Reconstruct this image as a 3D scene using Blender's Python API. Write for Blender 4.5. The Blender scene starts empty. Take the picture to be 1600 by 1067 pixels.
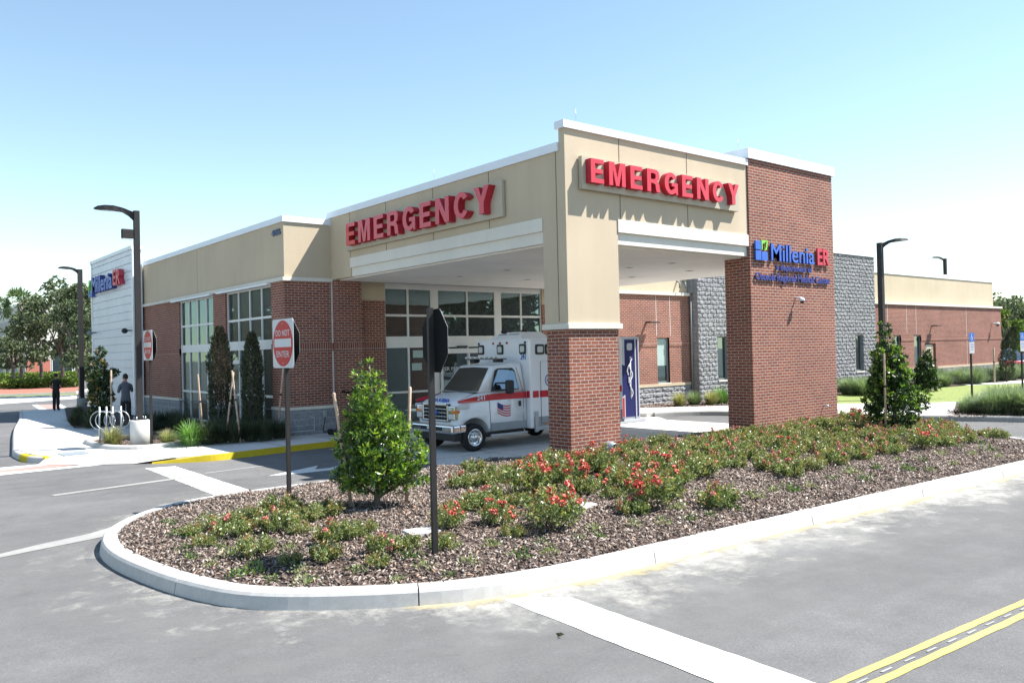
import bpy, bmesh, math, random
import numpy as np
from mathutils import Vector, Matrix
S = bpy.context.scene
COL = S.collection
rad = math.radians

# ------------------------------------------------------------------ camera
cam = bpy.data.cameras.new('camera'); camo = bpy.data.objects.new('camera', cam); COL.objects.link(camo)
def _cv(u, v): return Vector(((u-800)/1297.5, -(v-533.5)/1297.5, -1.0))
_X = _cv(2380, 513).normalized(); _Y = _cv(-265, 573); _Y = (_Y-_X*_X.dot(_Y)).normalized(); _Z = _X.cross(_Y)
camo.matrix_world = Matrix.Translation((0, 0, 2.65)) @ Matrix((_X, _Y, _Z)).to_4x4()
cam.sensor_width = 36; cam.lens = 36*1297.5/1600; cam.clip_start = 0.1; cam.clip_end = 3000
S.camera = camo
# ------------------------------------------------------------------ sky, sun, exposure
SUN = Vector((0.50, -0.32, 0.80)).normalized()
w = bpy.data.worlds.new('World'); S.world = w; w.use_nodes = True
nt = w.node_tree; bg = nt.nodes['Background']
sky = nt.nodes.new('ShaderNodeTexSky'); sky.sky_type = 'NISHITA'; sky.sun_disc = False
sky.sun_elevation = math.asin(SUN.z); sky.sun_rotation = math.atan2(SUN.x, SUN.y)
sky.air_density = 1.0; sky.dust_density = 0.0; sky.ozone_density = 0.7; sky.altitude = 0
tint = nt.nodes.new('ShaderNodeMix'); tint.data_type = 'RGBA'; tint.blend_type = 'MULTIPLY'; tint.inputs[0].default_value = 1; tint.inputs[7].default_value = (1.02, 1.05, 0.97, 1)
hsn = nt.nodes.new('ShaderNodeHueSaturation'); hsn.inputs['Saturation'].default_value = 0.97; nt.links.new(sky.outputs[0], hsn.inputs['Color']); nt.links.new(hsn.outputs[0], tint.inputs[6]); nt.links.new(tint.outputs[2], bg.inputs[0]); bg.inputs[1].default_value = 0.094
sl = bpy.data.lights.new('sun', 'SUN'); sl.energy = 4.6; sl.angle = rad(0.5); sl.color = (1.0, 0.955, 0.89)
so = bpy.data.objects.new('sun', sl); COL.objects.link(so)
so.rotation_euler = SUN.to_track_quat('Z', 'Y').to_euler(); so.location = (20, -10, 40)
S.view_settings.view_transform = 'Standard'; S.view_settings.look = 'None'
S.view_settings.exposure = 1.35; S.view_settings.gamma = 1; S.view_settings.use_curve_mapping = False

# ------------------------------------------------------------------ materials
def newmat(name):
    m = bpy.data.materials.new(name); m.use_nodes = True
    n = m.node_tree; b = n.nodes['Principled BSDF']; return m, n, b
def N(n, t, **k):
    x = n.nodes.new(t)
    for a, v in k.items(): setattr(x, a, v)
    return x
def ramp(n, src, stops):
    r = N(n, 'ShaderNodeValToRGB'); e = r.color_ramp.elements
    while len(e) < len(stops): e.new(0.5)
    for i, (p, c) in enumerate(stops):
        e[i].position = p; e[i].color = (*c, 1) if len(c) == 3 else c
    n.links.new(src, r.inputs[0]); return r.outputs[0]
def coords(n, kind):
    if kind == 'world': return N(n, 'ShaderNodeNewGeometry').outputs['Position']
    return N(n, 'ShaderNodeTexCoord').outputs['Object']
def noise(n, vec, scale, detail=4, rough=0.55, dist=0):
    t = N(n, 'ShaderNodeTexNoise'); t.inputs['Scale'].default_value = scale; t.inputs['Detail'].default_value = detail
    t.inputs['Roughness'].default_value = rough; t.inputs['Distortion'].default_value = dist
    n.links.new(vec, t.inputs['Vector']); return t.outputs['Fac']
def mix(n, f, a, b, mode='MIX'):
    x = N(n, 'ShaderNodeMix', data_type='RGBA', blend_type=mode)
    for i, v in ((0, f), (6, a), (7, b)):
        if hasattr(v, 'node'): n.links.new(v, x.inputs[i])
        elif i == 0: x.inputs[0].default_value = v
        else: x.inputs[i].default_value = (*v, 1)
    return x.outputs[2]
def bumpn(n, b, h, strength, dist=0.01):
    x = N(n, 'ShaderNodeBump'); x.inputs['Strength'].default_value = strength; x.inputs['Distance'].default_value = dist
    n.links.new(h, x.inputs['Height']); n.links.new(x.outputs[0], b.inputs['Normal']); return x
def pm(name, col, rough=0.7, var=0.12, scale=3.0, bump=0.0, bscale=60, metal=0.0, spec=0.4, kind='object', coat=0):
    m, n, b = newmat(name); c = coords(n, kind)
    f = noise(n, c, scale, 5)
    lo = tuple(max(0, x*(1-var)) for x in col); hi = tuple(min(1, x*(1+var)) for x in col)
    n.links.new(ramp(n, f, [(0.3, lo), (0.7, hi)]), b.inputs['Base Color'])
    b.inputs['Roughness'].default_value = rough; b.inputs['Metallic'].default_value = metal
    b.inputs['Specular IOR Level'].default_value = spec; b.inputs['Coat Weight'].default_value = coat
    if bump: bumpn(n, b, noise(n, c, bscale, 3), bump, 0.01)
    return m
def uvz(n, su=1.0):
    g = N(n, 'ShaderNodeNewGeometry'); s = N(n, 'ShaderNodeSeparateXYZ'); n.links.new(g.outputs['Position'], s.inputs[0])
    a = N(n, 'ShaderNodeMath', operation='ADD'); n.links.new(s.outputs[0], a.inputs[0]); n.links.new(s.outputs[1], a.inputs[1])
    c = N(n, 'ShaderNodeCombineXYZ'); n.links.new(a.outputs[0], c.inputs[0]); n.links.new(s.outputs[2], c.inputs[1])
    return c.outputs[0], g.outputs['Position']
def brickmat(name, bw=0.244, bh=0.0813, c1=(0.255, 0.090, 0.056), c2=(0.175, 0.060, 0.042), mortar=(0.46, 0.41, 0.37), ms=0.0075, off=0.5):
    m, n, b = newmat(name); uv, pos = uvz(n)
    t = N(n, 'ShaderNodeTexBrick'); t.offset = off; t.inputs['Scale'].default_value = 1
    t.inputs['Brick Width'].default_value = bw; t.inputs['Row Height'].default_value = bh
    t.inputs['Mortar Size'].default_value = ms; t.inputs['Mortar Smooth'].default_value = 0.15; t.inputs['Bias'].default_value = -0.1
    t.inputs['Color1'].default_value = (*c1, 1); t.inputs['Color2'].default_value = (*c2, 1); t.inputs['Mortar'].default_value = (*mortar, 1)
    n.links.new(uv, t.inputs['Vector'])
    f = noise(n, pos, 0.7, 5); f2 = noise(n, pos, 26, 3)
    c = mix(n, 1.0, t.outputs['Color'], ramp(n, f, [(0.3, (0.86, 0.86, 0.86)), (0.7, (1.1, 1.1, 1.1))]), 'MULTIPLY')
    c = mix(n, 1.0, c, ramp(n, f2, [(0.3, (0.88, 0.86, 0.85)), (0.7, (1.1, 1.1, 1.1))]), 'MULTIPLY')
    n.links.new(c, b.inputs['Base Color']); b.inputs['Roughness'].default_value = 0.9; b.inputs['Specular IOR Level'].default_value = 0.25
    inv = N(n, 'ShaderNodeMath', operation='MULTIPLY_ADD'); inv.inputs[1].default_value = -1; inv.inputs[2].default_value = 1
    n.links.new(t.outputs['Fac'], inv.inputs[0]); bumpn(n, b, inv.outputs[0], 0.6, 0.008)
    return m
M = {}
M['brick'] = brickmat('brick')
M['soldier'] = brickmat('soldier_brick', bw=0.0813, bh=0.26, off=0.0)
def blockmat(name, base=(0.27, 0.27, 0.28), bump=0.9):
    m, n, b = newmat(name); uv, pos = uvz(n)
    t = N(n, 'ShaderNodeTexBrick'); t.offset = 0.5; t.inputs['Scale'].default_value = 1
    t.inputs['Brick Width'].default_value = 0.42; t.inputs['Row Height'].default_value = 0.21
    t.inputs['Mortar Size'].default_value = 0.006; t.inputs['Mortar Smooth'].default_value = 0.2
    t.inputs['Color1'].default_value = (*base, 1); t.inputs['Color2'].default_value = (*[x*0.85 for x in base], 1)
    t.inputs['Mortar'].default_value = (*[min(1, x*1.55) for x in base], 1); n.links.new(uv, t.inputs['Vector'])
    f = noise(n, pos, 9, 6, 0.7)
    c = mix(n, 1.0, t.outputs['Color'], ramp(n, f, [(0.3, (0.72, 0.72, 0.73)), (0.7, (1.2, 1.2, 1.2))]), 'MULTIPLY')
    n.links.new(c, b.inputs['Base Color']); b.inputs['Roughness'].default_value = 0.95; b.inputs['Specular IOR Level'].default_value = 0.2
    bumpn(n, b, noise(n, pos, 30, 5, 0.7), bump, 0.02); return m
M['split'] = blockmat('split_face_block')
M['smoothblock'] = blockmat('smooth_block', (0.27, 0.28, 0.30), 0.15)
def stucco(name, col):
    m, n, b = newmat(name); uv, pos = uvz(n)
    f = noise(n, pos, 0.45, 5); f2 = noise(n, pos, 90, 2)
    mp = N(n, 'ShaderNodeMapping'); mp.inputs['Scale'].default_value = (1.6, 1.6, 0.12); n.links.new(pos, mp.inputs[0])
    f3 = noise(n, mp.outputs[0], 1.5, 4)
    lo = tuple(x*0.93 for x in col); hi = tuple(x*1.05 for x in col)
    c = ramp(n, f, [(0.3, lo), (0.7, hi)])
    c = mix(n, 1.0, c, ramp(n, f3, [(0.35, (0.955, 0.955, 0.95)), (0.65, (1.0, 1.0, 1.0))]), 'MULTIPLY')
    c = mix(n, 1.0, c, ramp(n, f2, [(0.3, (0.94, 0.94, 0.93)), (0.7, (1.04, 1.04, 1.04))]), 'MULTIPLY')
    n.links.new(c, b.inputs['Base Color']); b.inputs['Roughness'].default_value = 0.92; b.inputs['Specular IOR Level'].default_value = 0.2
    bumpn(n, b, f2, 0.35, 0.004); return m
M['tan'] = stucco('tan_stucco', (0.54, 0.452, 0.338))
M['yellowtan'] = stucco('light_tan_stucco', (0.54, 0.455, 0.335))
M['cream'] = stucco('cream_fascia', (0.72, 0.69, 0.63))
M['soffit'] = stucco('soffit_plaster', (0.84, 0.82, 0.78))
M['stone'] = stucco('cast_stone', (0.66, 0.63, 0.57))
M['coping'] = pm('white_metal_coping', (0.74, 0.78, 0.84), 0.45, 0.03, 1.5, metal=0.0, spec=0.5)
M['joint'] = pm('joint_sealant', (0.17, 0.14, 0.11), 0.9, 0.05)
M['whitejoint'] = pm('pale_control_joint', (0.62, 0.60, 0.57), 0.9, 0.05)
M['roof'] = pm('roof_membrane', (0.45, 0.45, 0.44), 0.9, 0.1)
M['dark'] = pm('dark_interior', (0.02, 0.02, 0.022), 0.8, 0.2)
M['white'] = pm('white_paint', (0.74, 0.76, 0.79), 0.4, 0.04, 2, spec=0.5)
M['frame'] = pm('white_window_frame', (0.70, 0.70, 0.68), 0.45, 0.04, 3, spec=0.5)
M['greyframe'] = pm('grey_window_frame', (0.20, 0.22, 0.23), 0.5, 0.05)
def glassmat(name, tint=(0.55, 0.66, 0.68), fac=0.42, base=(0.010, 0.014, 0.014), rough=0.015):
    m, n, b = newmat(name); out = n.nodes['Material Output']
    b.inputs['Base Color'].default_value = (*base, 1); b.inputs['Roughness'].default_value = 0.3
    g = N(n, 'ShaderNodeBsdfGlossy'); g.inputs['Color'].default_value = (*tint, 1); g.inputs['Roughness'].default_value = rough
    c = coords(n, 'world'); x = N(n, 'ShaderNodeBump'); x.inputs['Strength'].default_value = 0.05; x.inputs['Distance'].default_value = 0.05
    n.links.new(noise(n, c, 0.9, 2), x.inputs['Height']); n.links.new(x.outputs[0], g.inputs['Normal'])
    mx = N(n, 'ShaderNodeMixShader'); mx.inputs[0].default_value = fac
    n.links.new(b.outputs[0], mx.inputs[1]); n.links.new(g.outputs[0], mx.inputs[2]); n.links.new(mx.outputs[0], out.inputs[0]); return m
M['glass'] = glassmat('tinted_window_glass', (0.40, 0.58, 0.64), 0.30)
M['carglass'] = glassmat('vehicle_glass', (0.5, 0.6, 0.68), 0.30); M['screenglass'] = glassmat('windscreen_glass', (0.5, 0.56, 0.6), 0.06)
M['redplastic'] = pm('red_acrylic', (0.58, 0.025, 0.045), 0.35, 0.05, 3, spec=0.5, coat=0.3)
M['redside'] = pm('red_letter_return', (0.42, 0.018, 0.035), 0.5, 0.06, 4)
M['bluelet'] = pm('blue_letter', (0.045, 0.13, 0.50), 0.4, 0.06)
M['navylet'] = pm('navy_letter', (0.035, 0.045, 0.22), 0.5, 0.06)
M['numgrey'] = pm('slate_number', (0.09, 0.12, 0.20), 0.5, 0.06)
M['greenlet'] = pm('green_letter', (0.22, 0.60, 0.07), 0.4, 0.06)
M['crimson'] = pm('crimson_letter', (0.50, 0.04, 0.07), 0.4, 0.06)
M['panelgrey'] = pm('sign_backer', (0.45, 0.41, 0.32), 0.6, 0.04)
M['bronze'] = pm('bronze_pole_paint', (0.024, 0.022, 0.023), 0.6, 0.15, 3, spec=0.3)
M['galv'] = pm('galvanised_steel', (0.42, 0.45, 0.48), 0.4, 0.08, 8, metal=0.6)
M['lens'] = pm('lamp_lens', (0.62, 0.62, 0.62), 0.3, 0.05)
def concrete(name, col, sc=1.0, bump=0.25, stain=0.12):
    m, n, b = newmat(name); pos = coords(n, 'world')
    f = noise(n, pos, 0.35*sc, 6, 0.6); f2 = noise(n, pos, 5*sc, 5, 0.65); f3 = noise(n, pos, 140, 2)
    c = ramp(n, f, [(0.3, tuple(x*(1-stain) for x in col)), (0.7, tuple(x*(1+stain*0.6) for x in col))])
    c = mix(n, 1.0, c, ramp(n, f2, [(0.3, (0.9, 0.9, 0.89)), (0.7, (1.05, 1.05, 1.05))]), 'MULTIPLY')
    c = mix(n, 1.0, c, ramp(n, f3, [(0.3, (0.9, 0.9, 0.9)), (0.7, (1.08, 1.08, 1.08))]), 'MULTIPLY')
    n.links.new(c, b.inputs['Base Color']); b.inputs['Roughness'].default_value = 0.9; b.inputs['Specular IOR Level'].default_value = 0.3
    bumpn(n, b, f3, bump, 0.004); return m
M['concrete'] = concrete('pale_concrete', (0.60, 0.59, 0.57))
M['kerb'] = concrete('kerb_concrete', (0.50, 0.49, 0.48), 2.0, 0.35, 0.15)
M['kerbgrey'] = concrete('grey_kerb_concrete', (0.30, 0.30, 0.29), 2.0, 0.35, 0.15)
def wornpaint(name, col):
    m = concrete(name, col, 3.0, 0.2, 0.08); n = m.node_tree; b = n.nodes['Principled BSDF']; src = b.inputs['Base Color'].links[0].from_socket
    pos = coords(n, 'world'); f = noise(n, pos, 26, 6, 0.8); g = noise(n, pos, 1.4, 3)
    a = N(n, 'ShaderNodeMath', operation='ADD'); n.links.new(f, a.inputs[0]); n.links.new(g, a.inputs[1])
    r = N(n, 'ShaderNodeMapRange'); r.inputs['From Min'].default_value = 1.16; r.inputs['From Max'].default_value = 1.30; n.links.new(a.outputs[0], r.inputs['Value'])
    n.links.new(mix(n, r.outputs[0], src, (0.20, 0.20, 0.19)), b.inputs['Base Color']); return m
M['roadpaint'] = wornpaint('white_road_paint', (0.66, 0.66, 0.64))
M['yellowpaint'] = wornpaint('yellow_road_paint', (0.52, 0.44, 0.14))
M['yellowkerb'] = concrete('yellow_kerb_paint', (0.50, 0.38, 0.02), 3.0, 0.2, 0.14)
M['paver'] = concrete('pink_paver', (0.38, 0.24, 0.21), 3.0, 0.2, 0.1)
def asphalt():
    m, n, b = newmat('asphalt'); pos = coords(n, 'world')
    f = noise(n, pos, 0.16, 6, 0.6, 0.6); f2 = noise(n, pos, 1.7, 6, 0.65, 0.3); f3 = noise(n, pos, 160, 2, 0.7); f4 = noise(n, pos, 38, 3, 0.7)
    mp = N(n, 'ShaderNodeMapping'); mp.inputs['Scale'].default_value = (0.25, 2.2, 1); n.links.new(pos, mp.inputs[0]); f5 = noise(n, mp.outputs[0], 1.1, 5)
    c = ramp(n, f, [(0.32, (0.105, 0.105, 0.107)), (0.68, (0.152, 0.151, 0.151))])
    c = mix(n, 1.0, c, ramp(n, f2, [(0.3, (0.88, 0.88, 0.88)), (0.7, (1.12, 1.12, 1.12))]), 'MULTIPLY')
    c = mix(n, 1.0, c, ramp(n, f5, [(0.3, (0.92, 0.92, 0.92)), (0.7, (1.08, 1.08, 1.08))]), 'MULTIPLY')
    c = mix(n, 1.0, c, ramp(n, f4, [(0.25, (0.74, 0.74, 0.74)), (0.75, (1.22, 1.22, 1.22))]), 'MULTIPLY')
    c = mix(n, 1.0, c, ramp(n, f3, [(0.25, (0.55, 0.55, 0.55)), (0.75, (1.45, 1.45, 1.45))]), 'MULTIPLY')
    sp_ = noise(n, pos, 55, 1, 0.4); c = mix(n, ramp(n, sp_, [(0.765, (0, 0, 0)), (0.79, (1, 1, 1))]), c, (0.30, 0.29, 0.27))
    wv = N(n, 'ShaderNodeMix', data_type='VECTOR'); nz = N(n, 'ShaderNodeTexNoise'); nz.inputs['Scale'].default_value = 2.5; nz.inputs['Detail'].default_value = 6; n.links.new(pos, nz.inputs['Vector'])
    wv.inputs[0].default_value = 0.16; n.links.new(pos, wv.inputs[4]); n.links.new(nz.outputs['Color'], wv.inputs[5])
    vo = N(n, 'ShaderNodeTexVoronoi', feature='DISTANCE_TO_EDGE'); vo.inputs['Scale'].default_value = 0.30; n.links.new(wv.outputs[1], vo.inputs['Vector'])
    ck = ramp(n, vo.outputs['Distance'], [(0.0, (1, 1, 1)), (0.0035, (0, 0, 0))]); msk = ramp(n, noise(n, pos, 0.23, 3), [(0.52, (0, 0, 0)), (0.60, (0.7, 0.7, 0.7))])
    c = mix(n, mix(n, 1.0, ck, msk, 'MULTIPLY'), c, (0.045, 0.045, 0.045))
    n.links.new(c, b.inputs['Base Color']); b.inputs['Roughness'].default_value = 0.85; b.inputs['Specular IOR Level'].default_value = 0.3
    bumpn(n, b, f3, 0.6, 0.004); return m
M['asphalt'] = asphalt()
def dustmat(name, col, lo, hi, sc):
    m, n, b = newmat(name); out = n.nodes['Material Output']; pos = coords(n, 'world')
    b.inputs['Base Color'].default_value = (*col, 1); b.inputs['Roughness'].default_value = 0.95
    at = N(n, 'ShaderNodeAttribute'); at.attribute_name = 'fade'
    f = noise(n, pos, sc, 10, 0.8, 0.15); f2 = noise(n, pos, sc*0.25, 4)
    a = N(n, 'ShaderNodeMath', operation='ADD'); n.links.new(f, a.inputs[0])
    mm = N(n, 'ShaderNodeMath', operation='MULTIPLY_ADD'); n.links.new(at.outputs['Fac'], mm.inputs[0]); mm.inputs[1].default_value = 0.5; mm.inputs[2].default_value = -0.33
    n.links.new(mm.outputs[0], a.inputs[1])
    a2 = N(n, 'ShaderNodeMath', operation='MULTIPLY_ADD'); n.links.new(f2, a2.inputs[0]); a2.inputs[1].default_value = 0.35; n.links.new(a.outputs[0], a2.inputs[2])
    r = ramp(n, a2.outputs[0], [(lo, (0, 0, 0)), (hi, (1, 1, 1))])
    tr = N(n, 'ShaderNodeBsdfTransparent'); mx = N(n, 'ShaderNodeMixShader'); n.links.new(r, mx.inputs[0])
    n.links.new(tr.outputs[0], mx.inputs[1]); n.links.new(b.outputs[0], mx.inputs[2]); n.links.new(mx.outputs[0], out.inputs[0]); return m
M['dust'] = dustmat('pale_concrete_dust', (0.42, 0.41, 0.38), 0.60, 0.92, 2.2)
M['wash'] = dustmat('grey_dust_wash', (0.21, 0.21, 0.205), 0.42, 1.05, 0.9)
M['ydust'] = dustmat('sandy_gutter_dust', (0.50, 0.42, 0.24), 0.60, 0.9, 3)
def islandramp(name, stops, rough=0.6, trans=0.0, spec=0.4, backlit=None):
    m, n, b = newmat(name); g = N(n, 'ShaderNodeNewGeometry')
    c = ramp(n, g.outputs['Random Per Island'], stops)
    n.links.new(c, b.inputs['Base Color']); b.inputs['Roughness'].default_value = rough; b.inputs['Specular IOR Level'].default_value = spec
    if trans:
        out = n.nodes['Material Output']; t = N(n, 'ShaderNodeBsdfTranslucent')
        c2 = mix(n, 1.0, c, (1.3, 1.5, 0.6), 'MULTIPLY'); n.links.new(c2, t.inputs['Color'])
        mx = N(n, 'ShaderNodeMixShader'); mx.inputs[0].default_value = trans
        n.links.new(b.outputs[0], mx.inputs[1]); n.links.new(t.outputs[0], mx.inputs[2]); n.links.new(mx.outputs[0], out.inputs[0])
    return m
M['chips'] = islandramp('bark_chips', [(0, (0.04, 0.028, 0.022)), (0.28, (0.12, 0.088, 0.072)), (0.6, (0.23, 0.18, 0.15)), (0.85, (0.38, 0.31, 0.27)), (0.95, (0.46, 0.40, 0.35)), (1, (0.34, 0.19, 0.12))], 0.85)
M['mulch'] = pm('mulch_bed', (0.075, 0.05, 0.042), 0.95, 0.4, 14, 0.8, 40, kind='world')
M['redmulch'] = pm('red_mulch', (0.32, 0.13, 0.09), 0.95, 0.3, 6, 0.8, 20, kind='world')
M['rose'] = islandramp('rose_leaf', [(0, (0.07, 0.10, 0.04)), (0.35, (0.15, 0.20, 0.075)), (0.75, (0.27, 0.31, 0.12)), (1, (0.40, 0.42, 0.24))], 0.38, 0.28, 0.7)
M['rosered'] = islandramp('bronze_new_leaf', [(0, (0.24, 0.10, 0.05)), (0.6, (0.30, 0.19, 0.07)), (1, (0.34, 0.28, 0.10))], 0.4, 0.25)
M['coral'] = islandramp('coral_petal', [(0, (0.56, 0.06, 0.04)), (0.5, (0.68, 0.13, 0.10)), (1, (0.74, 0.28, 0.22))], 0.55)
M['pink'] = islandramp('pink_petal', [(0, (0.52, 0.12, 0.10)), (0.5, (0.62, 0.22, 0.20)), (1, (0.70, 0.38, 0.32))], 0.55)
M['twig'] = pm('woody_stem', (0.11, 0.085, 0.065), 0.9, 0.3, 12)
M['trunk'] = pm('grey_bark', (0.17, 0.14, 0.12), 0.95, 0.3, 8, 0.6, 30)
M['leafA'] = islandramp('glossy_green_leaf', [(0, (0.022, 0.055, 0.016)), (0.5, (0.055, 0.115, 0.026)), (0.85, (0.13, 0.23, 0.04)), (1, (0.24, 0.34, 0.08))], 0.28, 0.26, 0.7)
M['leafAtip'] = islandramp('sunlit_green_leaf', [(0, (0.18, 0.32, 0.04)), (0.6, (0.30, 0.44, 0.06)), (1, (0.46, 0.50, 0.12))], 0.35, 0.35, 0.6)  # lighter greens paint sunlight onto the crown's outer, upward leaves
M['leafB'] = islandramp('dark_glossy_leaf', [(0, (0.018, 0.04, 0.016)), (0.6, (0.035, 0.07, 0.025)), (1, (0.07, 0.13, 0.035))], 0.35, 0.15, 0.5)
M['leafBtip'] = islandramp('sunlit_lime_leaf', [(0, (0.10, 0.20, 0.03)), (1, (0.24, 0.34, 0.05))], 0.4, 0.3)  # lime tone puts the sun into the dark tree's outer tips
M['cypress'] = islandramp('cypress_foliage', [(0, (0.035, 0.045, 0.03)), (0.6, (0.06, 0.075, 0.045)), (1, (0.10, 0.11, 0.06))], 0.8, 0.1)
M['cypbrown'] = islandramp('browned_cypress', [(0, (0.09, 0.09, 0.05)), (0.6, (0.17, 0.15, 0.08)), (1, (0.25, 0.20, 0.11))], 0.8, 0.1)
M['oak'] = islandramp('oak_leaf', [(0, (0.06, 0.085, 0.05)), (0.6, (0.13, 0.165, 0.09)), (1, (0.22, 0.25, 0.15))], 0.6, 0.2)
M['palm'] = islandramp('palm_frond', [(0, (0.07, 0.11, 0.05)), (1, (0.17, 0.24, 0.10))], 0.5, 0.2)
M['hedge'] = islandramp('hedge_leaf', [(0, (0.07, 0.12, 0.02)), (1, (0.20, 0.28, 0.05))], 0.6, 0.2)
M['muhly'] = islandramp('grass_blade', [(0, (0.10, 0.15, 0.10)), (0.6, (0.20, 0.26, 0.17)), (1, (0.36, 0.40, 0.29))], 0.7, 0.3)
M['drygrass'] = islandramp('dry_grass_blade', [(0, (0.20, 0.21, 0.10)), (0.6, (0.36, 0.34, 0.18)), (1, (0.5, 0.45, 0.27))], 0.7, 0.3)
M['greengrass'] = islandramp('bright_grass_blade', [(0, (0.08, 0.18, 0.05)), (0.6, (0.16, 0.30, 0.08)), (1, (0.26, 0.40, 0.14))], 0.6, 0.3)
M['shadegrass'] = islandramp('shaded_grass_blade', [(0, (0.035, 0.05, 0.03)), (1, (0.09, 0.11, 0.06))], 0.8, 0.15)  # darker grass copy with the shade of the left beds in its colour
M['lawn'] = pm('lawn_grass', (0.20, 0.245, 0.07), 0.95, 0.35, 9, 0.9, 50, kind='world')
M['stake'] = pm('pale_wood_stake', (0.42, 0.32, 0.24), 0.85, 0.25, 9, 0.4, 60)
M['strap'] = pm('black_rubber_tie', (0.015, 0.015, 0.016), 0.6, 0.1)
M['ambwhite'] = pm('ambulance_white_paint', (0.78, 0.80, 0.83), 0.22, 0.03, 1.5, spec=0.55, coat=0.5)
M['ambred'] = pm('ambulance_red_stripe', (0.50, 0.02, 0.035), 0.3, 0.05, 3, coat=0.4)
M['ambgrey'] = pm('ambulance_grey_band', (0.26, 0.29, 0.32), 0.4, 0.05)
M['chrome'] = pm('chrome', (0.72, 0.74, 0.76), 0.12, 0.05, 3, metal=1.0)
M['tyre'] = pm('black_tyre_rubber', (0.018, 0.018, 0.019), 0.85, 0.15, 9, 0.3, 40)
M['blackpl'] = pm('black_plastic', (0.02, 0.021, 0.023), 0.5, 0.1)
M['amber'] = pm('amber_lens', (0.62, 0.18, 0.03), 0.25, 0.05)
M['redlens'] = pm('red_lens', (0.35, 0.02, 0.02), 0.25, 0.05)
M['clearlens'] = pm('clear_lens', (0.60, 0.62, 0.64), 0.12, 0.08, 12, spec=0.8, coat=0.6)
M['ambblue'] = pm('ambulance_blue_lettering', (0.03, 0.10, 0.42), 0.35, 0.05)
M['signwhite'] = pm('reflective_sign_white', (0.62, 0.63, 0.65), 0.4, 0.03)
M['signred'] = pm('reflective_sign_red', (0.50, 0.035, 0.03), 0.4, 0.05)
M['signblue'] = pm('reflective_sign_blue', (0.05, 0.17, 0.55), 0.4, 0.05)
M['signback'] = pm('black_sign_back', (0.006, 0.006, 0.007), 0.8, 0.1, spec=0.15)
M['navypanel'] = pm('navy_panel', (0.012, 0.014, 0.085), 0.6, 0.05, 2, spec=0.2)
M['redpanel'] = pm('red_panel', (0.33, 0.012, 0.02), 0.35, 0.05)
M['greypanel'] = pm('grey_panel', (0.34, 0.36, 0.40), 0.4, 0.05)
M['skin'] = pm('skin', (0.36, 0.20, 0.14), 0.6, 0.06, 10)
M['hair'] = pm('dark_hair', (0.012, 0.010, 0.010), 0.6, 0.2, 30)
M['blackcloth'] = pm('black_cloth', (0.014, 0.014, 0.016), 0.9, 0.2, 14, 0.2, 40)
M['greycloth'] = pm('grey_shirt_cloth', (0.075, 0.085, 0.11), 0.9, 0.12, 14, 0.2, 40)
M['carred'] = pm('red_car_paint', (0.40, 0.02, 0.05), 0.25, 0.04, 2, coat=0.5)
M['bluereflect'] = pm('blue_reflection_paint', (0.12, 0.33, 0.48), 0.7, 0.1)  # car body blue stands in for light blue reflected by its slanted window
M['doorbeige'] = pm('beige_door_paint', (0.56, 0.50, 0.38), 0.6, 0.05)
M['blind'] = pm('pale_window_blind', (0.36, 0.46, 0.44), 0.5, 0.05)
M['farwhite'] = stucco('far_white_stucco', (0.62, 0.60, 0.55))
M['farshade'] = stucco('far_shaded_stucco', (0.42, 0.42, 0.41))  # darker copy of the white stucco, painting shade on the office's left face
M['farred'] = pm('salmon_wall_base', (0.42, 0.15, 0.11), 0.9, 0.08)
def cladding():
    m, n, b = newmat('white_metal_cladding'); pos = coords(n, 'world'); f = noise(n, pos, 0.8, 4)
    n.links.new(ramp(n, f, [(0.3, (0.60, 0.63, 0.68)), (0.7, (0.68, 0.71, 0.76))]), b.inputs['Base Color'])
    b.inputs['Roughness'].default_value = 0.4; return m
M['clad'] = cladding()

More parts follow.
